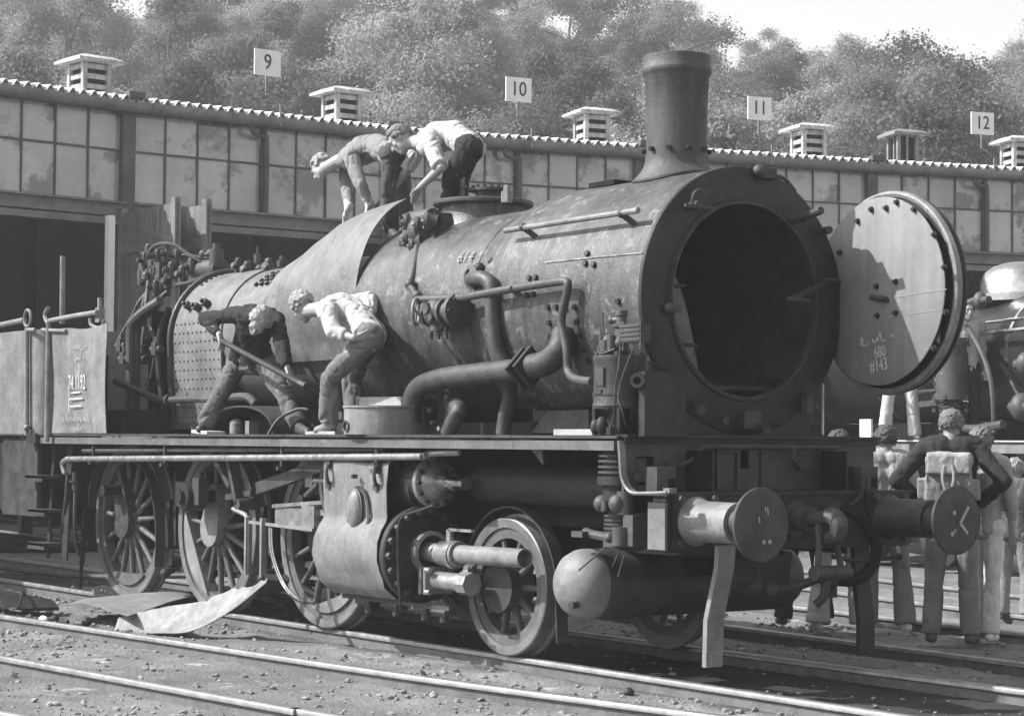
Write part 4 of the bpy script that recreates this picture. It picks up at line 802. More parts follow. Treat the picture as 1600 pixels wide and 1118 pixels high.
# clack box and valves beside the dome
VM = mat('valve_casting', .05, .55, .35, 8, .2)
b = MB(); p = Vector((-1.635, -0.450, 3.231)); b.cyl(p+Vector((0, .3, .0)), p, .12, n=18)
b.cyl(p+Vector((-.16, -.05, .09)), p+Vector((.16, -.05, .09)), .085, n=14); b.cyl(p+Vector((-.2, -.06, -.07)), p+Vector((.1, -.06, -.07)), .09, n=14); b.sph(p+Vector((0, -.05, 0)), .13)
b.box(p+Vector((.14, .02, .02)), (.1, .16, .24)); kb = lp('clack_box', b, VM)
for q_ in ((-1.719, -0.550, 3.309), (-1.717, -0.550, 3.184), (-1.420, -0.550, 3.289), (-1.631, -0.550, 3.106), (-1.559, -0.550, 3.270)):
    b = MB(); q_ = Vector(q_); b.lathe(q_, (-.75, -.6, 0), [(-.06, .05), (0, .06), (.02, .075), (.05, .075), (.05, .001)], 16); fl_ = lp('valve_cap', b, VM, kb)
    for k in range(5): a = 2*math.pi*k/5; fx, fy, fd = frame((-.75, -.6, 0)); b = MB(); b.bolt(q_+fd*.05+fx*.052*math.cos(a)+fy*.052*math.sin(a), fd, .014, .02); lp('nut', b, LIGHT, kb)
b = MB(); b.tube(catmull([(-1.554, -0.600, 3.097), (-1.382, -0.740, 2.899), (-1.321, -0.820, 2.761), (-1.213, -0.860, 2.722), (-1.059, -0.900, 2.613)], 5), .026, 10); b.sph((-1.296, -0.830, 2.769), .045); b.sph((-1.118, -0.880, 2.667), .04); lp('delivery_pipe', b, VM)
b = MB(); p = Vector((-0.674, -0.950, 2.514)); b.cyl(p+Vector((-.16, 0, 0)), p+Vector((.2, 0, 0)), .085, n=16); b.cyl(p+Vector((.2, 0, 0)), p+Vector((.24, 0, 0)), .13, n=16); b.cyl(p+Vector((-.05, 0, .02)), p+Vector((-.05, 0, -.14)), .06, n=12); b.cyl(p+Vector((-.1, 0, -.1)), p+Vector((.05, 0, -.1)), .03, n=8); b.box(p+Vector((-.05, .0, .1)), (.3, .08, .05))
for k in (-.14, -.04, .06): b.cyl(p+Vector((k, 0, -.1)), p+Vector((k, 0, -.2)), .016, n=8)
b.sph(p+Vector((-.05, 0, 0)), (.12, .11, .115), 14, 9); b.cyl(p+Vector((-.17, 0, 0)), p+Vector((-.13, 0, 0)), .105, n=8); b.cyl(p+Vector((.06, 0, 0)), p+Vector((.09, 0, 0)), .11, n=16); b.cyl(p+Vector((-.05, -.12, .03)), p+Vector((-.05, 0, .03)), .045, n=6); b.cyl(p+Vector((.0, -.11, -.04)), p+Vector((.0, 0, -.04)), .03, n=6)
vb = lp('stop_valve', b, VM)
b = MB(); hw = Vector((-0.918, -1.020, 2.528)); ax_ = Vector((-.75, -.66, 0)).normalized(); fx, fy, fd = frame(ax_)
b.tube([hw+.098*(math.cos(2*math.pi*k/24)*fx+math.sin(2*math.pi*k/24)*fy) for k in range(24)], .013, 8, closed=True)
for k in range(3): a = 2*math.pi*k/3+.4; b.tube([hw, hw+.095*(math.cos(a)*fx+math.sin(a)*fy)], .009, 6)
b.tube([hw, p+Vector((-.16, 0, 0))], .016, 8); lp('handwheel', b, LIGHT, vb)
for k in range(6): a = 2*math.pi*k/6; b = MB(); b.bolt(p+Vector((.24, .1*math.cos(a), .1*math.sin(a))), X, .016, .02); lp('nut', b, GREY, vb)
b = MB(); P_ = [(-0.937, -0.980, 2.623), (-0.390, -0.970, 2.610), (-0.139, -1.000, 2.614), (0.299, -1.000, 2.636), (0.888, -1.000, 2.656)]; b.tube(catmull(P_, 5), .03, 12); b.tube(catmull([(0.888, -1.000, 2.656), (0.953, -1.000, 2.639), (0.940, -1.000, 2.560), (0.883, -1.000, 2.387), (0.914, -1.000, 2.275), (0.951, -1.000, 2.164), (0.967, -1.000, 2.032), (1.119, -1.050, 1.975), (1.359, -1.100, 1.952)], 5), .03, 12); b.cyl((0.160, -0.900, 2.649), (0.341, -1.030, 2.632), .022, n=8); lp('steam_pipe', b, VM)
b = MB(); b.tube(catmull([(-0.439, -0.840, 2.757), (-0.189, -0.950, 2.746), (-0.074, -0.950, 2.720), (-0.017, -0.950, 2.651), (-0.005, -0.950, 2.428), (0.017, -0.930, 2.218), (0.061, -0.880, 2.080), (0.008, -0.800, 1.897), (-0.074, -0.780, 1.734), (-0.105, -0.780, 1.603)], 6), .056, 14); b.lathe((-0.412, -0.830, 2.770), -Y, [(0, .09), (.04, .09), (.05, .06)], 20); lp('feed_down_pipe', b, VM)
b = MB(); b.tube(catmull([(-0.449, -0.787, 2.808), (-0.270, -0.767, 2.884), (-0.138, -0.706, 3.021)], 5), .012, 7); b.sph((-0.263, -0.784, 2.882), .03); b.sph((-0.363, -0.824, 2.839), .04); lp('small_pipe', b, GREY)
b = MB(); b.tube(catmull([(-1.028, -0.980, 1.688), (-1.030, -0.980, 1.810), (-0.925, -0.980, 1.950), (-0.621, -0.980, 2.012), (-0.201, -0.980, 2.036), (0.396, -0.980, 2.060)], 6), .082, 18); b.tube(catmull([(0.525, -0.980, 2.079), (0.684, -0.970, 2.102), (0.812, -0.950, 2.192), (0.789, -0.900, 2.306)], 5), .09, 16); ex = lp('exhaust_pipe', b, LIGHT if 0 else GREY)
fx_ = (Vector((0.525, -0.980, 2.079))-Vector((-0.201, -0.980, 2.036))).normalized()
for px_ in ((816, 577), (834, 572)): pass
for c_ in ((0.411, -0.980, 2.064), (0.502, -0.980, 2.075)):
    b = MB(); R_ = Matrix(frame(fx_)).transposed(); b.box(c_, (.215, .215, .035), R_ @ Matrix.Rotation(rad(45), 3, 'Z')); lp('pipe_flange', b, IRON, ex)
b = MB(); b.tube(catmull([(-0.622, -0.850, 1.823), (-0.423, -0.950, 1.781), (-0.490, -0.950, 1.711), (-0.573, -0.950, 1.601)], 5), .06, 14); b.lathe((-0.886, -0.800, 1.787), -Y, [(0, .17), (.05, .17), (.05, .12), (.1, .11)], 28); ei = lp('injector_elbow', b, VM)
for k in range(8): a = 2*math.pi*k/8; b = MB(); c_ = Vector((-0.811, -0.850, 1.786)); b.bolt(c_+Vector((.14*math.cos(a), 0, .14*math.sin(a))), -Y, .02, .03); lp('nut', b, LIGHT, ei)
# handrail on the smokebox side
b = MB(); b.tube([(.0, -.85, 3.085), (1.53, -.85, 3.10)], .021, 10); hr = lp('handrail', b, LIGHT)
for x in (.22, 1.35): b = MB(); b.tube([(x+.05, -.765, 3.02), (x, -.85, 3.092)], .022, 8); b.sph((x, -.85, 3.092), .03); lp('handrail_stanchion', b, GREY, hr)
# rows of rivets and studs on the smokebox side
b = MB()
for px_, py_ in ((857,480), (870,480), (884,480), (899,480), (859,504), (862,526), (905,503), (910,523), (915,545), (920,563), (826,434), (836,434), (824,461), (834,460), (965,472)): pass
for p in ((0.623, -0.916, 2.492), (0.720, -0.916, 2.487), (0.823, -0.916, 2.482), (0.931, -0.915, 2.477), (0.625, -0.905, 2.384), (0.620, -0.884, 2.286), (0.946, -0.904, 2.375), (0.951, -0.884, 2.287), (0.946, -0.852, 2.191), (0.958, -0.816, 2.112), (0.377, -0.899, 2.710), (0.454, -0.899, 2.710), (0.377, -0.915, 2.590), (0.454, -0.915, 2.591), (1.411, -0.916, 2.492), (1.003, -0.862, 2.842), (1.010, -0.884, 2.774), (1.108, -0.888, 2.759)):
    nn = Vector((0, p[1], p[2]-ZC)).normalized(); b.cyl(Vector(p)-nn*.005, Vector(p)+nn*.022, .022, n=6)
lp('side_studs', b, IRON, smb, kind='stuff')
for t_, p, sz in (('614', (-0.690, -0.722, 2.944), .14),):
    a = math.asin((p[2]-ZC)/.85); o = link('chalk_number', text_mesh(t_, sz, mat('faded_number', .2, .95, .4, 25, 0), .001), LO); nn = Vector((0, -math.cos(a), math.sin(a))); tv = Vector((0, math.sin(a), math.cos(a)))
    mw = Matrix((X, tv, nn)).transposed().to_4x4(); mw.translation = Vector(p)+nn*.004+X*2.5; o.matrix_local = mw
# air pump: drum, head, fins
ax_y = -1.02; pxx = 1.55
b = MB(); b.lathe((pxx, ax_y, 0), Z, [(1.77, .001), (1.77, .17), (1.79, .178), (1.82, .17), (2.08, .17), (2.1, .178), (2.12, .175), (2.13, .001)], 40); apm = lp('air_pump', b, GREY, label='upright air pump with a drum and finned cylinders')
b = MB(); b.lathe((pxx, ax_y, 0), Z, [(1.86, .172), (1.86, .176), (1.875, .176), (1.875, .172)], 40, closed=True); b.box((pxx+.01, ax_y-.170, 1.98), (.08, .012, .12)); b.box((pxx+.0, ax_y-.172, 1.88), (.06, .012, .03)); lp('pump_band', b, GREY, apm)
b = MB(); b.cyl((pxx-.12, ax_y-.06, 2.13), (pxx-.12, ax_y-.06, 2.25), .016, n=8); b.cyl((pxx-.12, ax_y-.06, 2.13), (pxx-.12, ax_y-.06, 2.16), .03, n=6); lp('pump_rod', b, VM, apm)
b = MB(); b.lathe((pxx+.02, ax_y, 0), Z, [(2.13, .001), (2.13, .08), (2.16, .08), (2.165, .05), (2.2, .048), (2.21, .062), (2.25, .062), (2.26, .045), (2.3, .045), (2.31, .06), (2.33, .06), (2.34, .035), (2.38, .033), (2.385, .042), (2.42, .04), (2.43, .001)], 20); b.sph((pxx-.05, ax_y-.05, 2.22), .045, 10, 7); b.sph((pxx+.08, ax_y-.06, 2.2), .05, 10, 7); b.cyl((pxx-.05, ax_y-.02, 2.36), (pxx+.02, ax_y, 2.36), .02, n=8); b.sph((pxx-.06, ax_y-.02, 2.36), .028, 10, 6); b.cyl((pxx-.02, ax_y-.1, 2.13), (pxx-.02, ax_y-.1, 2.22), .035, n=12); b.cyl((pxx+.05, ax_y-.11, 2.15), (pxx+.05, ax_y-.11, 2.25), .028, n=10); lp('pump_head', b, VM, apm)
ob = MB(); ob.box((pxx+.2, ax_y-.03, 2.26), (.19, .09, .12)); op = lp('oil_press', ob, VM, apm)
for z_ in (2.215, 2.245, 2.275, 2.305): b = MB(); b.box((pxx+.2, ax_y-.03, z_), (.205, .105, .012)); lp('rib', b, GREY, apm)
for x_ in (.1, .125, .305): b = MB(); b.bar((pxx+x_, ax_y-.07, 2.15), (pxx+x_, ax_y-.07, 2.34), .014, .02); lp('strap', b, GREY, apm)
for k in range(8): a = 2*math.pi*k/8; b = MB(); b.bolt((pxx+.15*math.cos(a), ax_y+.15*math.sin(a), 2.12), Z, .016, .025); lp('nut', b, VM, apm)
for P_ in ([(pxx+.13, ax_y-.1, 2.18), (pxx+.18, ax_y-.15, 2.05), (pxx+.17, ax_y-.17, 1.9), (pxx+.15, ax_y-.17, 1.7), (pxx+.08, ax_y-.17, 1.6)], [(pxx+.28, ax_y-.1, 2.18), (pxx+.22, ax_y-.14, 2.0), (pxx+.19, ax_y-.16, 1.85), (pxx+.22, ax_y-.15, 1.75), (pxx+.2, ax_y-.1, 1.65)], [(pxx+.1, ax_y-.12, 2.16), (pxx, ax_y-.16, 2.13), (pxx-.1, ax_y-.1, 2.18)], [(pxx-.1, ax_y, 2.38), (pxx-.18, ax_y, 2.42), (pxx-.17, ax_y, 2.3), (pxx-.13, ax_y, 2.15)], [(pxx-.18, ax_y, 1.98), (pxx-.28, ax_y, 1.92), (pxx-.26, ax_y, 1.8), (pxx-.23, ax_y, 1.72)]):
    b = MB(); b.tube(catmull(P_, 5), .006, 6); lp('thin_wire', b, GREY, apm)
b = MB()
for dx_ in (-.13, .13): b.cyl((pxx+dx_, ax_y-.1, 1.59), (pxx+dx_, ax_y-.1, 1.78), .02, n=8); b.cyl((pxx+dx_, ax_y+.1, 1.59), (pxx+dx_, ax_y+.1, 1.78), .02, n=8)
b.cyl((pxx, ax_y, 1.55), (pxx, ax_y, 1.78), .07, n=14); b.sph((pxx-.05, ax_y-.16, 1.65), (.035, .035, .05)); b.sph((pxx+.02, ax_y-.16, 1.66), (.04, .04, .06)); b.cyl((pxx+.1, ax_y-.15, 1.6), (pxx+.1, ax_y-.15, 1.65), .03, n=8); b.box((pxx+.3, ax_y+.12, 1.8), (.06, .35, .42)); b.lathe((pxx+.27, ax_y-.05, 1.95), (.6, -.8, 0), [(0, .05), (.06, .05), (.06, .025), (0, .025)], 16, closed=True); lp('pump_legs', b, IRON, apm)
def fins(z0, z1, n_, R):
    for k in range(n_):
        z = z0+(z1-z0)*k/(n_-1); b = MB(); b.disc((pxx+.02, ax_y, z), Z, R, .016, 36); lp('cooling_fin', b, GREY, apm)
fins(1.345, 1.49, 5, .15)
b = MB(); b.cyl((pxx+.02, ax_y, 1.1), (pxx+.02, ax_y, 1.55), .12, n=20); b.cyl((pxx+.02, ax_y, 1.27), (pxx+.02, ax_y, 1.325), .155, n=30); lp('air_cylinder', b, IRON, apm)
fins(.95, 1.06, 5, .11)
b = MB(); b.cyl((pxx+.02, ax_y, .86), (pxx+.02, ax_y, 1.1), .085, n=16); b.cyl((pxx+.02, ax_y, .865), (pxx+.02, ax_y, .915), .115, n=24); b.sph((pxx-.06, ax_y-.09, 1.145), .06); b.sph((pxx-.12, ax_y-.06, 1.145), .03); b.sph((pxx+.12, ax_y-.1, 1.15), .065); b.cyl((pxx+.03, ax_y-.14, 1.1), (pxx+.03, ax_y-.14, 1.17), .025, n=8); b.cyl((pxx+.15, ax_y-.06, 1.08), (pxx+.15, ax_y-.06, 1.23), .06, n=12); b.cyl((pxx+.15, ax_y-.1, .88), (pxx+.15, ax_y-.1, 1.0), .06, n=12); b.sph((pxx+.08, ax_y-.14, .93), .035); b.tube([(pxx-.1, ax_y, .92), (pxx-.3, ax_y+.03, .93), (pxx-.42, ax_y+.05, .945)], .03, 8); b.box((pxx-.4, ax_y, .93), (.12, .08, .04)); b.box((pxx+.22, ax_y, .98), (.1, .2, .2)); lp('pump_valves', b, VM, apm)
for P_ in ([(pxx, ax_y-.1, .87), (pxx-.22, ax_y-.16, .70)], [(pxx+.14, ax_y-.1, .86), (pxx+.09, ax_y-.12, .74)], [(pxx+.2, ax_y-.1, .85), (pxx+.16, ax_y-.13, .68)]): b = MB(); b.tube(P_, .006, 6); lp('bent_wire', b, GREY, apm)
# back end: fittings on the firebox crown, regulator pipes, bunker remains
b = MB(); p = Vector((-6.814, -0.350, 3.235))
for dx_, dz in ((-.1, .06), (.0, .1), (.1, .06), (-.06, -.06), (.08, -.05), (.16, .0)): b.cyl(p+Vector((dx_, -.1, dz)), p+Vector((dx_, .1, dz)), .055, n=12)
for dx_ in (-.11, -.02, .07, .15): b.cyl(p+Vector((dx_, -.08, -.12)), p+Vector((dx_, -.08, .02)), .045, n=10)
b.box(p+Vector((.12, .02, 0)), (.34, .2, .16)); b.cyl(p+Vector((.2, 0, -.25)), p+Vector((.2, 0, .0)), .09, n=12); lp('steam_turret', b, VM)
b = MB(); p = Vector((-6.181, -0.100, 3.241)); b.cyl(p+Vector((-.4, 0, 0)), p+Vector((.35, 0, -.02)), .1, n=16); b.cyl(p+Vector((-.1, 0, -.2)), p+Vector((-.1, 0, .0)), .12, n=14); b.cyl(p+Vector((.3, -.03, .0)), p+Vector((.3, -.03, .17)), .07, n=14); b.cyl(p+Vector((.3, -.03, .17)), p+Vector((.3, -.03, .23)), .04, n=10); b.cyl(p+Vector((.05, -.03, .14)), p+Vector((.3, -.03, .14)), .022, n=8); b.sph(p+Vector((.03, -.03, .14)), .05); b.box(p+Vector((-.3, 0, .08)), (.2, .14, .05)); lp('whistle_valve', b, VM)
b = MB(); p = Vector((-5.287, 0.000, 3.251)); b.cyl(p-Z*.12, p+Z*.0, .05, n=12); b.cyl(p, p+Z*.08, .035, n=10); b.cyl(p+Z*.08, p+Z*.16, .008, n=6); b.cyl(p+Vector((-.3, 0, -.12)), p+Vector((.15, 0, -.11)), .06, n=12); b.sph(p+Vector((-.25, -.02, -.07)), .06); b.sph(p+Vector((.1, -.02, -.08)), .055); b.tube(catmull([p+Vector((.4, 0, -.08)), p+Vector((.45, 0, -.02)), p+Vector((.5, 0, -.06))], 4), .012, 6); lp('safety_valve_base', b, VM)
for k, dp in enumerate(((0, 0), (-10, 14), (14, -8))):
    pass
pipes = [[(-5.942, -0.700, 2.882), (-6.222, -0.800, 2.735), (-6.360, -0.800, 2.585), (-6.343, -0.800, 2.083), (-6.316, -0.800, 1.707)], [(-6.099, -0.650, 2.842), (-6.226, -0.750, 2.706), (-6.334, -0.750, 2.523), (-6.306, -0.750, 1.708)], [(-6.616, -0.500, 3.118), (-6.458, -0.600, 2.850), (-6.478, -0.600, 2.597), (-6.383, -0.600, 2.340)], [(-6.185, -0.500, 2.998), (-6.286, -0.600, 2.841), (-6.334, -0.600, 2.591), (-6.240, -0.620, 1.834)], [(-6.635, -0.400, 3.124), (-6.814, -0.500, 2.936), (-6.958, -0.500, 2.813), (-7.296, -0.500, 2.566)], [(-5.936, -0.600, 2.824), (-6.034, -0.650, 2.578), (-6.029, -0.660, 2.204), (-5.906, -0.660, 1.831)], [(-6.278, -1.000, 2.108), (-5.988, -0.900, 2.012), (-5.604, -0.850, 1.922), (-5.402, -0.850, 1.914)]]
for k, P_ in enumerate(pipes): b = MB(); b.tube(catmull(P_, 5), (.05, .035, .022, .025, .015, .03, .035)[k], 10); lp('cab_pipe', b, (VM, VM, GREY, GREY, LIGHT, IRON, IRON)[k])
b = MB()
for q_ in ((-6.682, -0.750, 2.472), (-6.371, -0.650, 2.528), (-6.422, -0.650, 2.340), (-6.497, -0.800, 2.338), (-6.289, -0.600, 2.086), (-6.078, -0.660, 2.423)): b.box(q_, (.09, .08, .12)); b.cyl(Vector(q_)-X*.1, Vector(q_)+X*.1, .035, n=8); b.cyl(q_, Vector(q_)+Z*.12, .03, n=8)
lp('injector_valve', b, VM)
b = MB(); b.box((-6.25, 0, 2.2), (.06, 1.3, 1.2)); lp('cab_bulkhead', b, SOOT)
b = MB(); b.box((-6.3, -.3, 1.72), (.9, 1.5, .22)); b.box((-6.1, -1.0, 1.68), (.5, .25, .15)); lp('cab_floor', b, IRON)
TANK = mat('tank_side_paint', .15, .6, .35, 2.5, .2, 40, spots=.45, spotcol=.23, spotscale=3.5, streak=.08)
gpan = []
for k in range(9):
    t = k/8; row = []
    for j in range(9): u = j/8; x = -7.06+1.31*u-.03*t*(1 if j == 8 else .3); z = 1.6+(2.60+.03*u-1.6)*t+(.02*math.sin(u*7) if k == 8 else 0); row.append(Vector((x, -1.33+.015*math.sin(3*u+4*t), z)))
    gpan.append(row)
b = MB(); b.sheet(gpan, .008); sp_ = lp('side_tank_panel', b, TANK, label='upright sheet of the side tank with chalk writing')
def chalk(t_, p, sz, sx=1): link('chalk_writing', text_mesh(t_, sz, CHALK, .001), sp_, (p[0], -1.352, p[2]), (math.pi/2, 0, 0), (sx, 1, 1))
chalk('74 1192', (-6.387, -1.350, 2.083), .2, .62)
for x0_, x1_, z_, h_, sd_ in ((-6.5, -6.15, 2.40, .07, 1), (-6.45, -6.2, 2.30, .06, 2), (-6.78, -6.05, 1.71, .085, 3), (-6.45, -6.2, 1.62, .075, 4)): scrawl(x0_, x1_, -1.352, z_, h_, sd_).build('chalk_writing', CHALK, sp_)
b = MB()
for k, (w_, z_) in enumerate(((.32, 1.93), (.26, 1.86), (.22, 1.99))): b.bar((-6.42-w_/2, -1.345, z_), (-6.42+w_/2, -1.345, z_+.004), .004, .012, Z)
b.bar((-6.58, -1.345, 1.8), (-6.58, -1.345, 2.05), .004, .01, X); b.build('chalk_line', mat('smeared_chalk', .45, .9, .3, 20, 0), sp_)
b = MB(); b.tube([(-7.174, -1.300, 2.719), (-6.525, -1.300, 2.741), (-6.053, -1.300, 2.750)], .026, 10); b.tube(catmull([(-7.220, -1.300, 2.695), (-7.304, -1.300, 2.782), (-7.211, -1.300, 2.855)], 4), .022, 8); b.tube([(-7.064, -1.360, 2.693), (-7.062, -1.360, 1.513)], .026, 10); b.cyl((-7.220, -1.360, 2.629), (-6.641, -1.360, 2.593), .018, n=8); b.tube(catmull([(-6.212, -1.300, 2.702), (-6.180, -1.300, 2.633), (-5.961, -1.300, 2.599), (-5.892, -1.300, 2.669)], 4), .018, 7); b.box((-6.104, -1.250, 2.730), (.09, .06, .14)); b.cyl((-6.106, -1.250, 2.773), (-6.111, -1.250, 2.896), .025, n=8); lp('cab_handrail', b, LIGHT)
b = MB(); bx = [(-8.7, -1.28), (-7.75, -1.30), (-7.58, -1.29), (-7.47, -1.22), (-7.42, -1.1), (-7.40, .0), (-7.40, 1.1), (-7.5, 1.28), (-8.7, 1.28)]; b.prism([(x, y, 1.59) for x, y in bx], (0, 0, 1.06)); bk = lp('coal_bunker', b, TANK)
b = MB(); b.tube([(-7.683, -1.330, 2.668), (-7.635, -1.330, 1.575)], .024, 10); b.sph((-7.615, -1.340, 1.653), .035); b.cyl((-7.682, -1.330, 2.648), (-7.469, -1.330, 2.640), .02, n=8); b.tube([(-8.524, -1.280, 2.731), (-7.874, -1.280, 2.757)], .03, 10); lp('bunker_handrail', b, LIGHT)
b = MB(); c_ = Vector((-7.743, -1.300, 2.770)); b.tube([c_+.085*Vector((math.cos(2*math.pi*k/24), 0, math.sin(2*math.pi*k/24))) for k in range(24)], .016, 8, closed=True); lp('lifting_ring', b, LIGHT)
b = MB(); b.box((-7.487, -1.200, 1.544), (.24, .3, .1)); b.box((-7.22, -.9, 2.0), (.04, .5, .8)); lp('doorway_post', b, IRON)
for x in (-7.35, -6.95): b = MB(); b.bar((x, -1.15, 1.5), (x, -1.2, .35), .12 if x > -7 else .06, .02, Y); lp('step_hanger', b, IRON)
for px_, py_ in ((70, 744), (70, 797), (73, 848)):
    pass
for q_ in ((-7.386, -1.250, 1.165), (-7.307, -1.250, 0.828), (-7.293, -1.250, 0.496)): b = MB(); b.box(q_, (.42, .22, .03)); b.box(Vector(q_)+Vector((0, -.1, -.02)), (.42, .02, .06)); lp('step_tread', b, GREY)
b = MB(); b.box((-8.2, -.9, 1.15), (.9, .6, .7)); b.lathe((-8.35, -1.05, .95), X, [(0, .001), (.03, .13), (.6, .13), (.63, .001)], 18); b.box((-7.7, -1.0, .8), (.3, .2, .3)); lp('rear_frame_box', b, IRON)
b = MB(); b.box((-7.95, -1.25, 1.15), (.9, .04, .78)); lp('rear_side_plate', b, GREY)
# on the footplate
b = MB(); G = []
for k in range(19): a = math.pi*k/18; G.append([Vector((-3.42-.58*math.cos(a), y, 1.59+.235*math.sin(a)**.8)) for y in (-1.18, -.8)])
b.sheet(G, .014); b.prism([Vector((-3.42-.57*math.cos(math.pi*k/18), -.82, 1.59+.23*math.sin(math.pi*k/18)**.8)) for k in range(19)], (0, .01, 0)); lp('reverser_cover', b, GREY)
b = MB(); b.cyl((-3.7, -1.05, 1.6), (-3.7, -1.05, 1.7), .06, n=14); b.sph((-3.7, -1.05, 1.69), (.07, .06, .04)); lp('shaft_end', b, LIGHT)
b = MB(); b.box((-3.42, -1.05, 1.65), (.07, .1, .12)); lp('bearing_block', b, LIGHT)
b = MB(); b.tube(catmull([(-2.83, -1.22, 1.59), (-2.78, -1.15, 1.72), (-2.66, -1.05, 1.80), (-2.55, -1.0, 1.80)], 5), .014, 7); lp('bent_hoop', b, GREY)

gv = random.Random(3)
for q_ in ((-6.815, -0.450, 3.339), (-6.834, -0.400, 3.421), (-6.628, -0.400, 3.355), (-6.603, -0.300, 3.398), (-6.402, -0.300, 3.346), (-6.674, -0.500, 3.121), (-6.455, -0.500, 3.032), (-6.391, -0.400, 3.110), (-6.185, -0.350, 3.164), (-6.262, -0.200, 3.266), (-5.967, -0.100, 3.366), (-5.393, -0.150, 3.200), (-5.212, -0.150, 3.152), (-4.788, -0.150, 3.149), (-6.310, -0.400, 3.207)):
    q_ = Vector(q_); b = MB(); r_ = gv.uniform(.03, .05); d_ = Vector((gv.uniform(-.6, .6), -1, gv.uniform(-.2, .6))).normalized()
    b.cyl(q_-Z*.07, q_+Z*.07, r_, n=8); b.cyl(q_, q_+d_*.09, r_*.6, n=6); b.cyl(q_+d_*.05, q_+d_*.075, r_*.9, n=6); b.sph(q_+Z*.07, r_*.8, 10, 6); lp('valve', b, (VM, GREY)[gv.choice((0, 1))])
for P_ in ([(-6.815, -0.450, 3.326), (-6.719, -0.400, 3.484), (-6.492, -0.300, 3.493), (-6.266, -0.200, 3.368), (-6.048, -0.100, 3.346)], [(-6.614, -0.500, 3.054), (-6.503, -0.600, 2.915), (-6.435, -0.650, 2.720), (-6.322, -0.660, 2.525)], [(-6.516, -0.300, 3.347), (-6.306, -0.250, 3.381), (-6.085, -0.150, 3.282)], [(-6.207, -0.400, 3.067), (-5.962, -0.350, 3.087), (-5.851, -0.200, 3.183)], [(-6.250, -0.550, 2.936), (-6.297, -0.620, 2.715), (-6.106, -0.660, 2.424), (-6.196, -0.660, 2.146)]):
    b = MB(); b.tube(catmull(P_, 5), gv.choice((.012, .016, .02)), 7); lp('small_pipe', b, GREY)
for p_ in ((-5.3, 84), (-5.05, 88), (-4.6, 80), (-4.2, 86)):
    a = rad(p_[1]); c_ = ringpt(p_[0], .67, a, ZR); b = MB(); b.cyl(c_, c_+Z*.06, .05, n=10); b.cyl(c_+Z*.06, c_+Z*.1, .03, n=6); lp('washout_plug', b, GREY)

b = MB(); b.tube([(-7.798, -0.900, 2.736), (-7.810, -0.900, 3.433)], .028, 10); lp('upright_pipe', b, LIGHT)

b = MB(); P_ = [Vector((0.527, -0.876, 2.815)), Vector((0.884, -0.876, 2.814)), Vector((1.241, -0.877, 2.811)), Vector((1.619, -0.878, 2.807))]
b.tube(catmull(P_, 5), .006, 6); lp('lap_seam', b, mat('chalky_seam', .22, .9, .6, 12, 0), smb)
# ---------------------------------------------------------------- loose things round the locomotive
b = MB(); tub_c = (-1.28, -1.05); b.lathe((*tub_c, 0), Z, [(1.596, .001), (1.596, .325), (1.79, .325), (1.80, .335), (1.815, .335), (1.815, .32), (1.77, .31), (1.77, .001)], 44)
tb = b.build('metal_tub', mat('tub_paint', .17, .6, .25, 4, .2, streak=.2)); tag(tb, 'round shallow metal tub standing on the footplate beside the white-shirted man', 'tub')
b = MB(); b.lathe((-1.33, tub_c[1]-.325, 1.66), -Y, [(-.01, .03), (.012, .045), (.012, .03)], 18); b.build('tub_ring', GREY, tb)
b = MB(); b.box((-1.55, tub_c[1]-.22, 1.74), (.05, .06, .06)); b.build('tub_lug', GREY, tb)
b = MB(); b.prism([(-1.6, -1.1, 1.818), (-1.15, -1.0, 1.818), (-1.13, -.9, 1.818), (-1.6, -.98, 1.818)], (0, 0, .07)); o = b.build('wooden_block', WOOD); tag(o, 'rough wooden block lying across the metal tub', 'wood block')
b = MB()
for k in range(5): b.sph((-1.16+.03*k, -1.2+.02*(k % 2), 1.80), (.025, .02, .02), 8, 5)
b = MB(); b.box((0, 0, 0), (.6, .16, .03)); o = b.build('plank', mat('pale_plank', .35, .7, .2, 6, .2)); o.location = (-4.0, -1.17, 1.612); o.rotation_euler = (0, .03, rad(-14)); tag(o, 'short white plank under the foot of the man with the bar', 'plank')
b = MB(); b.box((0, 0, 0), (.4, .14, .025)); o = b.build('plank', WOOD); o.location = (-1.95, -1.18, 1.608); o.rotation_euler = (0, 0, rad(5)); tag(o, 'thin grey plank beside the metal tub', 'plank')
b = MB(); b.box((0, 0, 0), (.5, .22, .04)); o = b.build('plank', mat('white_board', .28, .7, .2, 6, .2)); o.location = (1.2, -1.0, 1.616); tag(o, 'white board lying on the footplate at the foot of the air pump', 'plank')
b = MB(); b.tube([(-3.508, -1.370, 2.416), (-2.063, -1.370, 2.002)], .024, 10); b.tube([(-2.063, -1.370, 2.002), (-1.961, -1.370, 1.974)], .028, 6); o = b.build('crowbar', IRON); tag(o, 'long iron bar held by the man in dark clothes', 'crowbar')
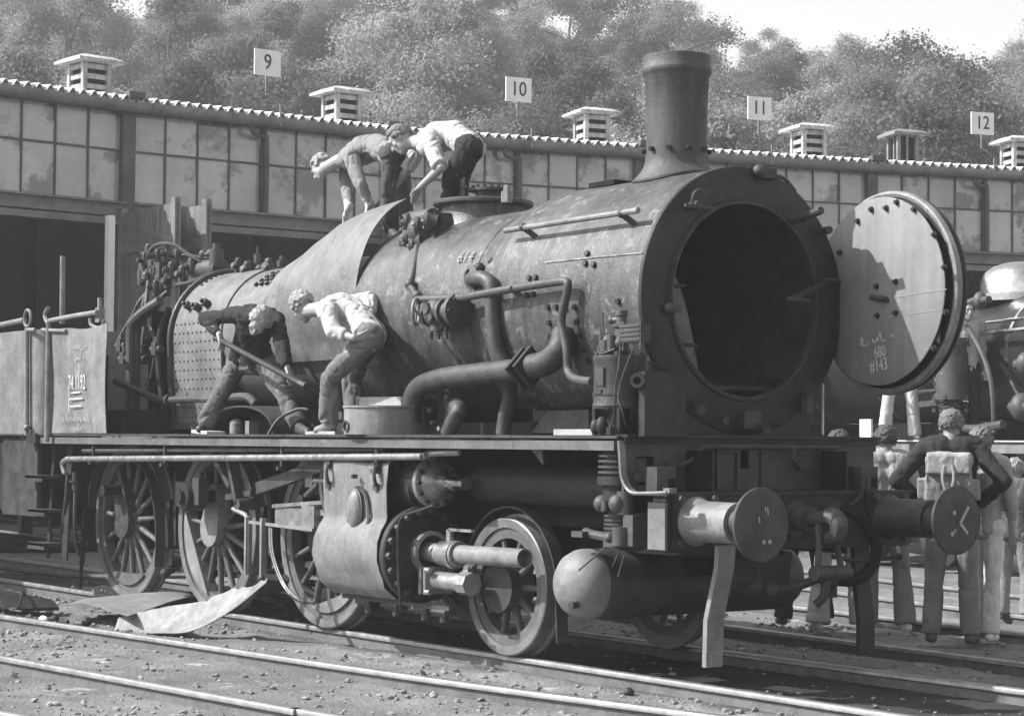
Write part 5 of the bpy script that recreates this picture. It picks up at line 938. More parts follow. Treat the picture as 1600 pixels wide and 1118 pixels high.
# jacket sheets on the ground
GS = mat('ground_sheet', .17, .6, .2, 3, .15, 40, streak=.15)
G = []
for i in range(13):
    u = i/12; a = Vector((-5.504, -1.829, 0.030)).lerp(Vector((-6.208, -1.078, 0.050)), u); c_ = Vector((-3.856, -1.971, 0.030)).lerp(Vector((-5.374, -0.548, 0.030)), u); row = []
    for k in range(13): w_ = k/12; row.append(a.lerp(c_, w_)+Z*(.05*math.sin(math.pi*w_)+.015*math.sin(5*w_+u*4)+.10*max(0, w_-.55)))
    G.append(row)
b = MB(); b.sheet(G, .006); o = b.build('jacket_sheet', GS, ang=60); tag(o, 'flat sheet of boiler cladding lying between the rails by the rear wheel', 'metal sheet')
lo_ = catmull([(-4.10, -2.0, -.12), (-3.62, -1.83, -.08), (-3.26, -1.68, -.04), (-2.95, -1.48, .14), (-2.70, -1.29, .38)], 7); G = []
for i, p in enumerate(lo_):
    u = i/(len(lo_)-1); w0 = (.13+.10*math.sin(math.pi*min(1, u*1.05)))*(1-.75*max(0, u-.72)/.28); jag = random.uniform(-.018, .014)*(u > .5)
    G.append([p+Vector((-.75*w0*t, .8*w0*t, (1.0*w0+jag)*t-.12*w0*math.sin(math.pi*t))) for t in (0, .25, .5, .75, 1)])
b = MB(); b.sheet(G, .008); o = b.build('curved_jacket_sheet', mat('pale_sheet', .17, .6, .3, 4, .2, streak=.2)); tag(o, 'pale curved cladding sheet leaning up from the rail to the wheel', 'metal sheet')
for k, (dx_, dy_) in enumerate(((0, 0), (.22, .06), (.45, .1))):
    G = []
    for i in range(9):
        u = i/8; G.append([Vector((-6.9+dx_+.55*u+.1*w_, -2.25+dy_-.1*u+.5*w_, -.05+.16*math.sin(math.pi*(.25+.75*u))*(1-.7*w_)+.01)) for w_ in (0, .5, 1)])
    b = MB(); b.sheet(G, .03); o = b.build('lagging_mat', GREY if k == 1 else IRON, ang=60); tag(o, ('dark curled lagging mat at the left of the pile', 'dark curled lagging mat in the middle of the pile', 'dark curled lagging mat at the right of the pile')[k], 'lagging', 'lagging mats beside the rail')
b = MB(); b.tube(catmull([(-6.2, -1.9, .05), (-6.05, -2.0, .12), (-5.85, -2.1, .08), (-5.8, -2.15, 0), (-5.9, -2.2, -.02), (-5.7, -2.15, -.03)], 5), .012, 6); o = b.build('wire', IRON); tag(o, 'loop of bent wire lying by the lagging mats', 'wire')
def lump(x, y, s, m_, lab, cat):
    g = np.random.default_rng(int(abs(x*1000))); b = MB(); b.sph((0, 0, 0), (s, s*.75, s*.55), 12, 8); b.v = [tuple(np.array(p)*(1+.9*(vnoise(np.array([np.array(p)/s*1.4+x*7]))[0]-.5))) for p in b.v]; o = b.build('stone' if cat == 'stone' else 'rag', m_, ang=20); o.location = (x, y, gh(x, y)+s*.5); tag(o, lab, cat)
lump(-5.45, -2.05, .055, CONC, 'white stone beside the inner front rail', 'stone'); lump(-5.28, -2.02, .07, IRON, 'dark lump next to the white stone', 'stone'); lump(-5.16, -1.98, .06, IRON, 'smaller dark lump right of the white stone', 'stone'); lump(-4.78, -1.98, .09, GREY, 'grey lump at the foot of the curved sheet', 'stone')
lump(-6.35, -1.6, .05, WHITEP, 'white rag on top of the lagging mats', 'rag'); lump(1.7, -1.05, .045, GREY, 'grey pointed stone beside the near rail below the air reservoir', 'stone')
b = MB(); b.tube(catmull([(-14, .2, -.03), (-11, .1, -.02), (-9.4, .25, 0), (-8.4, .55, .06), (-7.6, .8, .1)], 6), .035, 8); o = b.build('air_hose', GREY); tag(o, 'grey hose lying along the ground behind the rear steps', 'hose')

# ---------------------------------------------------------------- second locomotive on the next track
L2 = empty('steam_locomotive', (-5.4, 10.9, 0), 'second steam locomotive with a polished dome standing behind the crowd at right', 'locomotive')
d2 = Vector((.955, -.297, 0)); n2 = Vector((-d2.y, d2.x, 0)); B2 = Vector((-5.4, 10.9, 0))
def q2(u, o, z): return B2+d2*u-n2*o+Z*z                     # u forward, o towards the camera
def l2(name, b, m_, parent=None, **k):
    o = b.build(name, m_, None, **k); o.parent = parent or L2
    if parent is None: o.location = -B2
    return o
GL = mat('gloss_black', .015, .38, .3, 5, .1, spec=.3)
b = MB(); b.lathe(q2(-7, 0, 2.65), d2, [(0, .001), (0, .8), (8.6, .8), (8.6, .001)], 48); l2('boiler', b, GL)
for u in (-3, -1, .9, 2.9): pass
for u in (-4.2, -2.2, -.6, 1.2): b = MB(); b.lathe(q2(u, 0, 2.65), d2, [(0, .801), (0, .808), (.06, .808), (.06, .801)], 48, closed=True); l2('boiler_band', b, BRIGHT)
b = MB(); b.lathe(q2(.3, 0, 0), Z, [(3.35, .62), (3.45, .52), (3.6, .50), (3.72, .46), (3.80, .36), (3.85, .2), (3.86, .001)], 44); l2('dome', b, BRIGHT)
b = MB(); b.lathe(q2(3.4, 0, 0), Z, [(3.3, .4), (3.5, .3), (4.1, .3), (4.15, .36), (4.2, .34)], 30); l2('chimney', b, IRON)
for o_ in (1.25, -1.25): b = MB(); b.bar(q2(-8, o_, 1.58), q2(4.5, o_, 1.58), .2, .05); b.bar(q2(-8, o_*1.08, 1.53), q2(4.5, o_*1.08, 1.53), .03, .14); l2('running_board', b, LIGHT)
b = MB(); b.bar(q2(-1.5, 1.38, 1.6), q2(4.5, 1.38, 1.6), .012, .05, Y); l2('white_lining', b, WHITEP)
b = MB(); b.bar(q2(-8, .6, 1.1), q2(4.5, .6, 1.1), .05, .75); b.bar(q2(-8, -.6, 1.1), q2(4.5, -.6, 1.1), .05, .75); l2('main_frame', b, SOOT)
for u in (-4.2, -2.3, -.4, 1.6):
    for o_ in (.75, -.75): b = MB(); b.lathe(q2(u, o_, .62), n2*(-1 if o_ > 0 else 1), [(0, .001), (0, .2), (-.03, .5), (0, .55), (0, .62), (-.13, .62), (-.13, .001)], 30); l2('wheel', b, IRON)
b = MB(); b.tube([q2(-5, .85, 3.05), q2(4.2, .85, 3.05)], .02, 8); b.tube([q2(-1.6, .95, 2.9), q2(3.2, .95, 2.92)], .03, 8); l2('handrail', b, BRIGHT)
b = MB()
for k in range(4): b.tube([q2(-.9, .9-.03*k, 2.55-.16*k), q2(.6, .95-.03*k, 2.6-.16*k)], .05 if k % 2 else .025, 8)
l2('side_pipe', b, BRIGHT)
pc = q2(.75, 1.25, 0)
b = MB(); b.cyl(pc+Z*2.15, pc+Z*2.75, .2, n=24); b.cyl(pc+Z*2.75, pc+Z*2.85, .23, n=24); b.cyl(pc+Z*2.1, pc+Z*2.18, .23, n=24); b.cyl(pc+Z*2.85, pc+Z*3.05, .08, n=14); b.box(pc+Z*3.1, (.3, .2, .16)); b.cyl(pc+Z*1.7, pc+Z*2.15, .12, n=18)
for z_ in (1.95, 2.1, 2.8): 
    for a in range(6): b.bolt(pc+Vector((.22*math.cos(a), .22*math.sin(a), z_)), Z, .03, .05)
l2('air_pump', b, VM)
for k in range(9): b = MB(); b.disc(pc+Z*(1.62+.055*k), Z, .17, .02, 24); l2('cooling_fin', b, GREY)
for k, (du, dz, r_) in enumerate(((-.45, 2.75, .1), (-.35, 2.4, .12), (-.9, 3.15, .09), (.3, 3.3, .09), (-.5, 2.1, .09), (1.2, 2.0, .14), (1.3, 2.5, .12))):
    b = MB(); b.sph(q2(.75+du, 1.05, dz), (r_, r_, r_*1.2), 12, 8); b.cyl(q2(.75+du-.2, 1.05, dz), q2(.75+du+.2, 1.05, dz), r_*.5, n=10); l2('valve', b, GREY if k < 3 else VM)
b = MB(); b.tube(catmull([q2(-.2, 1.1, 2.5), q2(.3, 1.15, 2.3), q2(.6, 1.2, 1.9), q2(1.0, 1.2, 1.75), q2(1.8, 1.2, 1.8)], 5), .05, 8); b.tube(catmull([q2(.2, 1.1, 3.3), q2(.9, 1.15, 3.0), q2(1.5, 1.2, 2.4), q2(1.6, 1.2, 1.7)], 5), .03, 8); l2('feed_pipe', b, VM)
b = MB(); b.box(q2(-1.3, 1.33, 1.68), (.3, .03, .4), Matrix((d2, n2, Z)).transposed()); o = l2('white_board', b, WHITEP)
b = MB(); R2 = Matrix((d2, n2, Z)).transposed()
for k in range(9): b.box(q2(-4.75+.13*k, 1.25, 2.35), (.1, .05, 1.15), R2)
b.box(q2(-4.2, 1.2, 2.35), (1.25, .03, 1.2), R2); l2('ribbed_cab_side', b, LIGHT)
b = MB(); b.box(q2(-4.2, 1.27, 1.72), (1.3, .1, .08), R2); b.box(q2(-4.2, 1.3, 1.2), (1.2, .05, .7), R2); l2('cab_step_plate', b, LIGHT)
# ---------------------------------------------------------------- people
SKIN = mat('skin', .26, .55, .1, 8, .05, 80); HAIRL = mat('fair_hair', .22, .7, .3, 20, .4, 60, stretch=(1, 1, .3)); HAIRD = mat('dark_hair', .05, .7, .3, 20, .4, 60); HAIRG = mat('grey_hair', .12, .7, .3, 20, .4, 60)
CLOTH = {}
def cloth(name, col): 
    if name not in CLOTH: CLOTH[name] = mat('cloth_'+name, col, .9, .16, 7, .25, 55, spec=.1)
    return CLOTH[name]
def V_(p): return Vector(p)
def capsule(b, a, c, r0, r1=None, n=12):
    a = V_(a); c = V_(c); r1 = r0 if r1 is None else r1; d = c-a; L_ = d.length
    if L_ < 1e-5: b.sph(a, r0, 12, 8); return
    d /= L_; prof = []
    for k in range(6): t = math.pi/2*(1-k/5); prof.append((-r0*math.sin(t), max(1e-4, r0*math.cos(t))))
    for k in range(6): t = math.pi/2*k/5; prof.append((L_+r1*math.sin(t), max(1e-4, r1*math.cos(t))))
    b.lathe(a, d, prof, n)
def flat(b, a, c, r0, r1, n=14):                         # round at a, cut flat at c
    a = V_(a); c = V_(c); d = c-a; L_ = d.length; d /= L_
    b.lathe(a, d, [(-r0*math.sin(math.pi/2*(1-k/5)), max(1e-4, r0*math.cos(math.pi/2*(1-k/5)))) for k in range(6)]+[(L_, r1), (L_+.002, 1e-4)], n)
def fuse(b, name, m_, vox, smooth=4, wr=0, wsc=14, seed=0, parent=None):
    me = b.mesh('tmp', m_, None); o = bpy.data.objects.new('tmp', me); C.objects.link(o)
    md = o.modifiers.new('r', 'REMESH'); md.mode = 'VOXEL'; md.voxel_size = vox; md.use_smooth_shade = True
    if smooth: ms = o.modifiers.new('s', 'SMOOTH'); ms.factor = .5; ms.iterations = smooth
    dg = bpy.context.evaluated_depsgraph_get(); dg.update(); me2 = bpy.data.meshes.new_from_object(o.evaluated_get(dg)); me2.name = name
    bpy.data.objects.remove(o); bpy.data.meshes.remove(me)
    n = len(me2.vertices)
    if wr and n:
        co = np.empty(n*3); me2.vertices.foreach_get('co', co); co = co.reshape(-1, 3); no = np.empty(n*3); me2.vertices.foreach_get('normal', no); no = no.reshape(-1, 3)
        wp = co+.035*np.stack([vnoise(co*9+q*31, seed+q) for q in range(3)], 1); n1 = vnoise(wp*wsc*np.array([1, 1, .75])+seed*3.1, seed); n2 = vnoise(wp*wsc*1.7+seed*1.7, seed+9); w_ = -1.0*np.exp(-((n1-.5)/.07)**2)-.5*np.exp(-((n2-.5)/.09)**2)+1.4*(vnoise(co*wsc*.6+seed, seed+3)-.5)+.35
        co = co+no*(w_*wr)[:, None]; me2.vertices.foreach_set('co', co.ravel())
    me2.polygons.foreach_set('use_smooth', [True]*len(me2.polygons)); me2.materials.clear(); me2.materials.append(m_); me2.update()
    o = link(name, me2, parent); return o
def hand(b, w, d, pn, sc=1.0, curl=.6):
    """palm and five separate bent fingers; w wrist, d pointing direction, pn palm normal"""
    d = V_(d).normalized(); pn = V_(pn); pn = (pn-d*pn.dot(d)).normalized(); s_ = d.cross(pn)
    for k in (-1, -.33, .33, 1): capsule(b, w+s_*.016*k*sc, w+d*.085*sc+s_*.028*k*sc, .016*sc, .013*sc, 8)
    for k, ln in ((-1, .062), (-.33, .076), (.33, .08), (1, .07)):
        p = w+d*.088*sc+s_*.029*k*sc; dd = d
        for j, f in enumerate((.45, .32, .23)):
            dd = (dd+pn*curl*(.5+.3*j)).normalized(); q = p+dd*ln*f*sc*1.05; capsule(b, p, q, (.0098-.0012*j)*sc, (.009-.0012*j)*sc, 8); p = q
    p = w+d*.025*sc+s_*.026*sc; dd = (d*.6+s_*.8+pn*.35).normalized(); q = p+dd*.045*sc; capsule(b, p, q, .014*sc, .011*sc, 8); dd = (d*.9+s_*.25+pn*.4).normalized(); capsule(b, q, q+dd*.032*sc, .011*sc, .009*sc, 8)
def person(J, lab, shirt='white', trousers='jeans', hair='light', shoe='dark', sleeve=1.0, sh_col=.5, tr_col=.1, shoe_col=.04, hstyle='short', H=1.75, flare=1.15, glove=None, seed=1, group=None, bald=0, tight=1.0, rucksack=False, loose=.024, fold=1.0):
    k = H/1.75; J = {a: V_(p) for a, p in J.items()}
    fwd = J['face'].normalized(); up = (J['head']-J['neck']).normalized(); up = (up-fwd*up.dot(fwd)).normalized(); rt = fwd.cross(up)
    Rh = Matrix((rt, fwd, up)).transposed()
    def hp(x, y, z): return J['head']+Rh @ Vector((x*k, y*k, z*k))
    body = MB()
    # head, face
    body.sph(hp(0, -.012, .03), (.077*k, .098*k, .098*k), 20, 14, Rh); body.sph(hp(0, .018, -.045), (.06*k, .07*k, .07*k), 16, 10, Rh); body.sph(hp(0, .058, -.09), (.032*k, .03*k, .026*k), 10, 8, Rh)
    capsule(body, hp(0, .088, .012), hp(0, .108, -.022), .011*k, .015*k, 8); body.sph(hp(0, .083, -.058), (.024*k, .014*k, .011*k), 10, 6, Rh); capsule(body, hp(-.03, .08, .035), hp(.03, .08, .035), .014*k, n=8)
    for s in (-1, 1): body.sph(hp(s*.078, -.01, -.01), (.012*k, .022*k, .034*k), 8, 6, Rh); body.sph(hp(s*.04, .06, -.02), (.025*k, .02*k, .025*k), 8, 6, Rh)
    capsule(body, hp(0, -.02, -.06), J['neck'], .058*k, .062*k); capsule(body, J['neck'], (J['shL']+J['shR'])/2, .06*k, .07*k)
    mid = (J['shL']+J['shR'])/2; pel = (J['hipL']+J['hipR'])/2
    tdir = (pel-mid).normalized(); side = (J['shR']-J['shL']).normalized(); frt = side.cross(tdir).normalized()
    if frt.dot(J.get('front', fwd)) < 0: frt = -frt
    waist = mid.lerp(pel, .62)+J.get('bend', Vector((0, 0, 0)))
    chest = mid.lerp(pel, .25)+J.get('bend', Vector((0, 0, 0)))*.7
    def torso(b, e):
        for s, sh, hp_ in ((-1, J['shL'], J['hipL']), (1, J['shR'], J['hipR'])):
            capsule(b, mid.lerp(sh, .35), mid.lerp(sh, .85), (.075+e)*k, (.058+e)*k)
            capsule(b, chest+side*s*.075*k, waist+side*s*.06*k, (.098+e)*k, (.085+e)*k)
            capsule(b, waist+side*s*.06*k, pel.lerp(hp_, .7), (.085+e)*k, (.098+e)*k)
            capsule(b, mid.lerp(sh, .6), chest+side*s*.075*k, (.075+e)*k, (.095+e)*k)
        capsule(b, chest+frt*.02*k, waist+frt*.015*k, (.1+e)*k, (.09+e)*k)
    torso(body, 0)
    for s in 'LR':
        capsule(body, J['sh'+s], J['el'+s], .05*k, .041*k); capsule(body, J['el'+s], J['wr'+s], .041*k, .028*k)
        if not glove: hand(body, J['wr'+s], J.get('hd'+s, J['wr'+s]-J['el'+s]), J.get('pn'+s, Vector((0, 0, -1))+frt*.4), k)
        capsule(body, J['hip'+s], J['kn'+s], .082*k, .055*k); capsule(body, J['kn'+s], J['an'+s], .055*k, .036*k); capsule(body, J['kn'+s].lerp(J['an'+s], .3), J['kn'+s].lerp(J['an'+s], .35), .056*k)
    root = fuse(body, 'person', SKIN, .0095, 3); tag(root, lab, 'person', group)
    # shirt
    b = MB(); torso(b, loose)
    for s in 'LR':
        e = J['sh'+s].lerp(J['el'+s], min(1, sleeve)); (capsule if sleeve >= 1 else flat)(b, J['sh'+s], e, .072*k, (.058 if sleeve >= 1 else .068)*k)
        if sleeve > 1: flat(b, J['el'+s], J['el'+s].lerp(J['wr'+s], sleeve-1), .058*k, .046*k)
    capsule(b, J['neck'].lerp(mid, .25), mid, .064*k, .085*k)
    for s in 'LR': capsule(b, J['neck'].lerp(mid, .35), J['sh'+s], .058*k, .066*k)
    fuse(b, 'shirt', cloth(shirt, sh_col), .0115, 3, .014*k*fold, 9, seed, root)
    b = MB(); capsule(b, J['hipL'], J['hipR'], .115*k*tight); capsule(b, pel, waist.lerp(pel, .35), .112*k, .103*k)
    for s in 'LR':
        capsule(b, waist.lerp(pel, .5)+side*(-.05 if s == 'L' else .05)*k, J['hip'+s], .095*k, .108*k)
        capsule(b, J['hip'+s], J['kn'+s], .103*k*tight, .074*k*tight); a_ = J['an'+s]+(J['kn'+s]-J['an'+s]).normalized()*.03; flat(b, J['kn'+s], J['an'+s]-(J['kn'+s]-J['an'+s]).normalized()*.02, .074*k*tight, .078*k*flare)
    fuse(b, 'trousers', cloth(trousers, tr_col), .0115, 3, .015*k*fold, 8, seed+5, root)
    for s in 'LR':
        b = MB(); a_ = J['an'+s]; t = J['toe'+s]; d = (t-a_); dn = Vector((d.x, d.y, 0)).normalized(); sole = min(t.z, a_.z-.06*k)
        capsule(b, a_+Vector((0, 0, -.0)), a_+Vector((0, 0, -.035*k))-dn*.02, .042*k, .04*k); capsule(b, a_+Vector((0, 0, -.045*k))-dn*.03, t-dn*.03*k, .038*k, .036*k); capsule(b, a_+Vector((0, 0, -.02*k)), t-dn*.07*k, .04*k, .034*k)
        fuse(b, 'shoe', mat('shoe_leather_%d' % int(shoe_col*100), shoe_col, .5, .15, 8, .1) if ('shoe', shoe_col) not in CLOTH else CLOTH[('shoe', shoe_col)], .011, 2, parent=root)
        if glove: b = MB(); capsule(b, J['el'+s].lerp(J['wr'+s], .72), J['wr'+s], .045*k, .046*k); hand(b, J['wr'+s], J.get('hd'+s, J['wr'+s]-J['el'+s]), J.get('pn'+s, Vector((0, 0, -1))+frt*.4), k*1.22, .5); fuse(b, 'work_glove', cloth('glove%d' % int(glove*100), glove), .009, 2, .004, 20, seed, root)
    # hair: cap of uneven locks
    hb = MB(); g = random.Random(seed); hm = {'light': HAIRL, 'dark': HAIRD, 'grey': HAIRG}[hair]; vol = {'short': .008, 'full': .020, 'long': .022}[hstyle]
    for i in range(330):
        th = math.acos(1-g.random()*(1.25 if hstyle != 'long' else 1.4)); ph = g.uniform(0, 2*math.pi)
        d = Vector((math.sin(th)*math.cos(ph), math.sin(th)*math.sin(ph), math.cos(th)))
        if i == 0: hb.sph(hp(0, -.022, .038), (.079*k, .094*k, .096*k), 18, 12, Rh)
        if d.y > .55 and d.z < .62: continue
        if d.z < -.05 and d.y > .1: continue
        if bald and d.z > 1-bald: continue
        p = hp(d.x*.077, -.012+d.y*.096, .03+d.z*.096)
        n_ = (Rh @ d).normalized(); tn = (Rh @ Vector((g.uniform(-.6, .6), -.7+g.uniform(-.4, .4), -.6))); tn = (tn-n_*tn.dot(n_)).normalized()
        capsule(hb, p+n_*vol*.3*k, p+n_*vol*k*g.uniform(.3, 1.1)+tn*.034*k*g.uniform(.7, 1.6), .0115*k, .006*k, 6)
    if hstyle == 'long':
        for i in range(26): a = g.uniform(math.pi*.95, math.pi*2.05); p = hp(.075*math.cos(a), -.015+.085*math.sin(a), -.02); capsule(hb, p, p+Rh @ Vector((0, -.01, -.11)), .018*k, .01*k, 6)
    fuse(hb, 'hair', hm, .0075, 4, .0025, 80, seed, root)
    if rucksack:
        W_ = lambda x, y, z: mid+side*x-frt*y+(-tdir)*z
        b = MB(); R_ = Matrix((side, -frt, -tdir)).transposed()
        b.box(W_(0, .19, -.27), (.36, .16, .34), R_); capsule(b, W_(-.13, .18, -.42), W_(.13, .18, -.42), .075); capsule(b, W_(-.12, .16, -.1), W_(.12, .16, -.1), .07)
        for s in (-1, 1): b.box(W_(.2*s, .18, -.34), (.09, .11, .17), R_)
        bag = fuse(b, 'rucksack', cloth('canvas', .23), .012, 3, .010, 9, 3); tag(bag, 'pale canvas rucksack with drawstring flap on the back of the grey-haired man', 'rucksack')
        b = MB(); b.box(W_(0, .2, -.065), (.35, .17, .05), R_); b.box(W_(0, .28, -.14), (.34, .03, .15), R_); fuse(b, 'flap', cloth('canvas_flap', .32), .012, 3, .007, 10, 5, bag)
        for s in (-1, 1): b = MB(); b.sheet([[W_(.1*s+(.0+.05*t)*s*1.0+dx_, .10-.02*math.sin(t*3)-(.2*max(0, t-.5)), -.05+.16*t-.12*max(0, t-.6)) for dx_ in (-.022, .022)] for t in (0, .2, .4, .6, .8, 1)], .008); o = b.build('strap', cloth('canvas_flap', .32), bag, 60)
        for s in (-.03, .03): b = MB(); b.tube(catmull([W_(s, .29, -.14), W_(s*1.5, .30, -.24), W_(s*.8, .30, -.34)], 4), .012, 6); b.build('cord', cloth('canvas_flap', .32), bag)
    return root
# four men at work (joints measured in the place: boiler top about z 3.2, footplate z 1.6)
YA = 0
person(dict(head=(-3.892, -0.120, 4.011), neck=(-3.668, -0.080, 4.049), face=(-.55, -.35, -.75), front=(-.2, -.2, -1), shL=(-3.167, -0.250, 4.014), shR=(-3.867, 0.120, 4.099), elL=(-2.954, -0.280, 3.756), wrL=(-2.933, -0.200, 3.593), elR=(-3.735, 0.050, 3.846), wrR=(-3.521, -0.050, 3.634), hdL=(-.1, -.05, -.5), hdR=(-.2, -.1, -.6),
  hipL=(-2.738, -0.100, 3.998), hipR=(-3.148, 0.200, 4.086), bend=Vector((0, 0, .09)), knL=(-2.751, -0.120, 3.666), knR=(-3.151, 0.300, 3.735), anL=(-2.826, -0.050, 3.384), anR=(-3.146, 0.300, 3.456), toeL=(-2.484, -0.150, 3.263), toeR=(-3.198, 0.200, 3.374)),
  'fair-haired man in striped pullover and light gloves bending over on top of the boiler', 'pullover', 'grey_trousers', 'light', 'dark', 1.98, .2, .07, .05, 'full', 1.74, 1.0, glove=.45, seed=2)
person(dict(head=(-2.441, -0.200, 4.087), neck=(-2.326, -0.120, 4.065), face=(-.45, -.55, -.70), front=(-.2, -.2, -1), shL=(-1.807, -0.320, 3.966), shR=(-2.553, 0.080, 4.098), elL=(-1.554, -0.380, 3.746), wrL=(-1.892, -0.360, 3.620), elR=(-2.667, 0.000, 3.860), wrR=(-2.875, -0.100, 3.629), hdL=(-.45, 0, -.4), hdR=(-.45, -.05, -.4),
  hipL=(-1.525, -0.120, 3.921), hipR=(-1.982, 0.220, 4.024), bend=Vector((0, 0, .10)), knL=(-1.589, -0.250, 3.688), knR=(-2.120, 0.200, 3.756), anL=(-1.862, -0.100, 3.399), anR=(-2.300, 0.300, 3.453), toeL=(-1.957, -0.150, 3.329), toeR=(-2.382, 0.250, 3.402)),
  'man in white shirt and dark trousers bending over beside the dome and lifting the sheet', 'white', 'dark_trousers', 'grey', 'dark', .95, .36, .03, .03, 'full', 1.76, 1.0, seed=3)
person(dict(head=(-2.644, -1.420, 2.508), neck=(-2.832, -1.300, 2.579), face=(.25, -.55, -.80), front=(.1, -.7, -.7), shL=(-2.751, -1.200, 2.537), shR=(-3.202, -1.280, 2.607), elL=(-2.425, -1.320, 2.279), wrL=(-2.313, -1.340, 2.131), elR=(-3.740, -1.350, 2.585), wrR=(-3.446, -1.360, 2.435), hdR=(.2, -.02, -.25), hdL=(.15, 0, -.2),
  hipL=(-3.413, -0.950, 2.218), hipR=(-3.819, -0.980, 2.239), bend=Vector((0, -.02, .07)), knL=(-2.971, -1.020, 1.951), knR=(-3.679, -1.200, 1.970), anL=(-2.720, -1.000, 1.683), anR=(-4.077, -1.150, 1.696), toeL=(-2.292, -1.150, 1.618), toeR=(-3.967, -1.280, 1.638)),
  'fair-haired man in dark clothes stooping on the footplate with an iron bar', 'dark_pullover', 'worn_jeans', 'light', 'dark', 1.95, .03, .11, .05, 'full', 1.76, 1.05, seed=4)
person(dict(head=(-2.287, -1.220, 2.619), neck=(-2.076, -1.200, 2.595), face=(-.75, .05, -.65), front=(-.3, .1, -1), shL=(-1.621, -1.380, 2.540), shR=(-2.183, -1.000, 2.635), elL=(-1.454, -1.420, 2.383), wrL=(-1.260, -1.360, 2.329), elR=(-1.857, -0.850, 2.682), wrR=(-1.593, -1.000, 2.495), hdL=(.3, .1, .05), hdR=(-.1, 0, -.4), pnL=(0, .5, .6),
  hipL=(-1.254, -1.220, 2.338), hipR=(-1.701, -0.920, 2.401), bend=Vector((0, 0, .08)), knL=(-1.800, -1.250, 2.040), knR=(-1.975, -0.950, 2.040), anL=(-1.867, -1.200, 1.714), anR=(-1.890, -0.950, 1.732), toeL=(-2.036, -1.240, 1.627), toeR=(-2.002, -1.000, 1.640)),
  'man in white shirt and jeans leaning forward on the footplate, hands behind him', 'white', 'jeans', 'light', 'brown', 1.6, .36, .13, .16, 'full', 1.74, 1.25, seed=6)
# standing people
def stand(x, y, H, az, z0=-.06, arms='down', stance=.2, lean=0, sep=0):
    k = H/1.75; f = Vector((math.cos(az), math.sin(az), 0)); s = Vector((f.y, -f.x, 0)); B = Vector((x, y, z0))
    def P(a, b_, c): return B+s*a*k+f*b_*k+Z*c*k
    J = dict(head=P(0, .04+lean*.5, 1.605), neck=P(0, lean*.4, 1.475), face=f+Z*-.1, front=f, shL=P(-.185, lean*.3, 1.45), shR=P(.185, lean*.3, 1.45), hipL=P(-.09, 0, .93), hipR=P(.09, 0, .93),
             knL=P(-.09-stance*.3, .03, .5), knR=P(.09+stance*.3, .03+sep*.5, .5), anL=P(-.09-stance*.5, -.02, .09), anR=P(.09+stance*.5, -.02+sep, .09), toeL=P(-.12-stance*.55, .17, .03), toeR=P(.12+stance*.55, .17+sep, .03))
    if arms == 'akimbo': J.update(elL=P(-.39, -.1, 1.2), wrL=P(-.2, .05, 1.03), elR=P(.39, -.1, 1.2), wrR=P(.2, .05, 1.03), hdL=s*1+f*.5-Z*.3, hdR=-s*1+f*.5-Z*.3)
    elif arms == 'fold': J.update(elL=P(-.24, .1, 1.14), wrL=P(.02, .24, 1.16), elR=P(.24, .1, 1.14), wrR=P(-.02, .26, 1.2))
    elif arms == 'one': J.update(elL=P(-.26, 0, 1.13), wrL=P(-.27, .05, .88), elR=P(.42, -.05, 1.16), wrR=P(.2, .04, 1.0), hdR=-s+f*.4)
    else: J.update(elL=P(-.25, -.02, 1.13), wrL=P(-.25, .06, .88), elR=P(.25, -.02, 1.13), wrR=P(.25, .06, .88))
    return J
AW = rad(128)
person(stand(.66, 3.15, 1.92, AW, arms='akimbo', stance=.1), 'grey-haired man seen from behind in dark jacket, hands on hips, with a rucksack', 'dark_jacket', 'worn_jeans2', 'grey', 'dark', 1.96, .035, .16, .06, 'short', 1.92, .92, seed=7, fold=.5, bald=.1, rucksack=True)
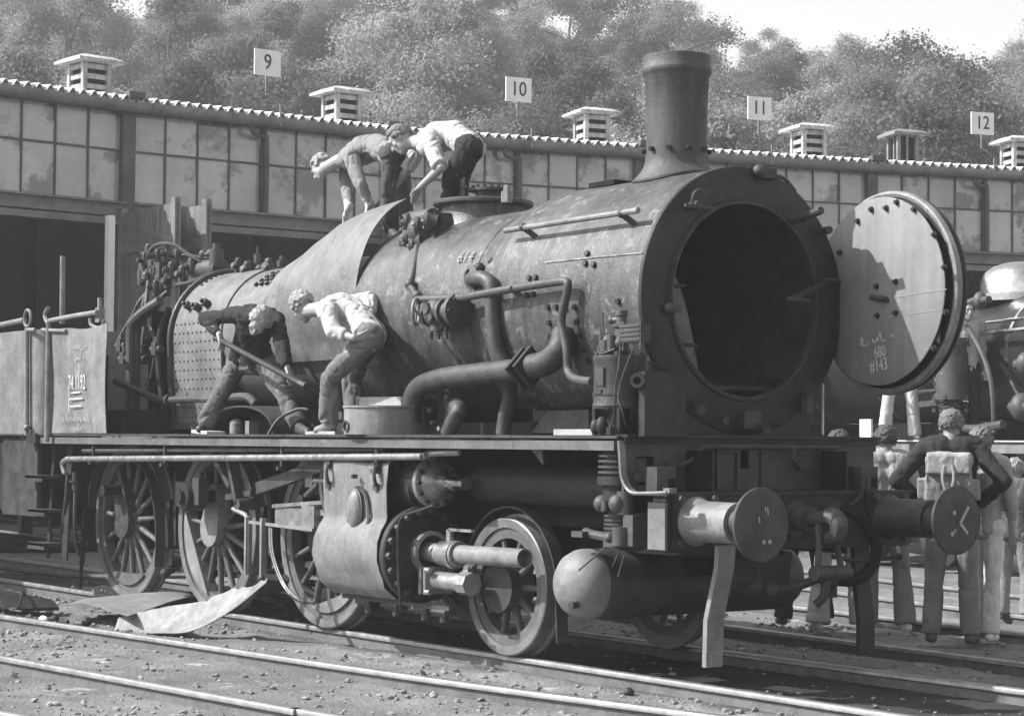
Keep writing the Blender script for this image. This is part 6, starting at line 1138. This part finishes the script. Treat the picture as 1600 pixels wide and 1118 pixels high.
person(stand(.66, 3.50, 1.76, AW-.05, arms='down', stance=-.02), 'long-haired person in white trousers standing close beside the rucksack man', 'pale_top', 'white_trousers', 'grey', 'white', 1.5, .28, .52, .6, 'long', 1.76, .95, seed=8, fold=.42)
person(stand(-.42, 3.52, 1.78, AW+.15, arms='down', stance=.14, sep=-.05), 'dark-haired man in pale shirt and jeans seen from behind, left of the rucksack man', 'pale_shirt', 'jeans2', 'dark', 'white', 1.9, .3, .17, .6, 'full', 1.78, 1.25, seed=9, fold=.42)
person(stand(-.62, 5.42, 1.5, AW-.2, arms='down', stance=.1), 'fair-haired child in dark pullover at the right edge of the crowd', 'dark_sweater', 'grey_jeans', 'light', 'dark', 1.95, .09, .2, .08, 'full', 1.5, 1.1, seed=10, fold=.42)
person(stand(-1.25, 5.85, 1.12, AW+.3, arms='fold', stance=.08), 'small child in dark trousers between the white trousers and the fair-haired child', 'grey_top', 'dark_trousers2', 'dark', 'dark', 1.5, .25, .03, .1, 'full', 1.12, 1.0, seed=11, fold=.42)
person(stand(-.66, 3.20, 1.74, AW+.3, arms='fold', stance=.2), 'person in wide pale trousers and white shoes standing behind the coupling', 'grey_shirt', 'pale_trousers', 'dark', 'white', 1.2, .25, .3, .5, 'full', 1.74, 1.4, seed=12, fold=.42)
person(stand(-1.2, 3.3, 1.7, AW+.2, arms='down', stance=.2), 'person in dark trousers half hidden behind the front buffer beam', 'dark_shirt', 'dark_trousers', 'dark', 'dark', 1.9, .06, .035, .07, 'short', 1.7, 1.1, seed=13, fold=.42)
person(stand(-5.9, 9.45, 1.75, rad(-40), z0=1.6, arms='down', stance=.2), 'person in white trousers standing on the second locomotive behind the open door', 'grey_shirt', 'white_trousers', 'dark', 'dark', 1.0, .25, .38, .06, 'short', 1.75, 1.15, seed=14, fold=.42)
J = stand(-4.98, 9.6, 1.72, rad(-30), z0=1.6, arms='down', stance=.1, lean=.22)
person(J, 'person in dark trousers leaning on the second locomotive behind the door rim', 'mid_grey_shirt', 'dark_trousers', 'grey', 'dark', 1.0, .35, .04, .05, 'short', 1.72, 1.1, seed=15, fold=.42)
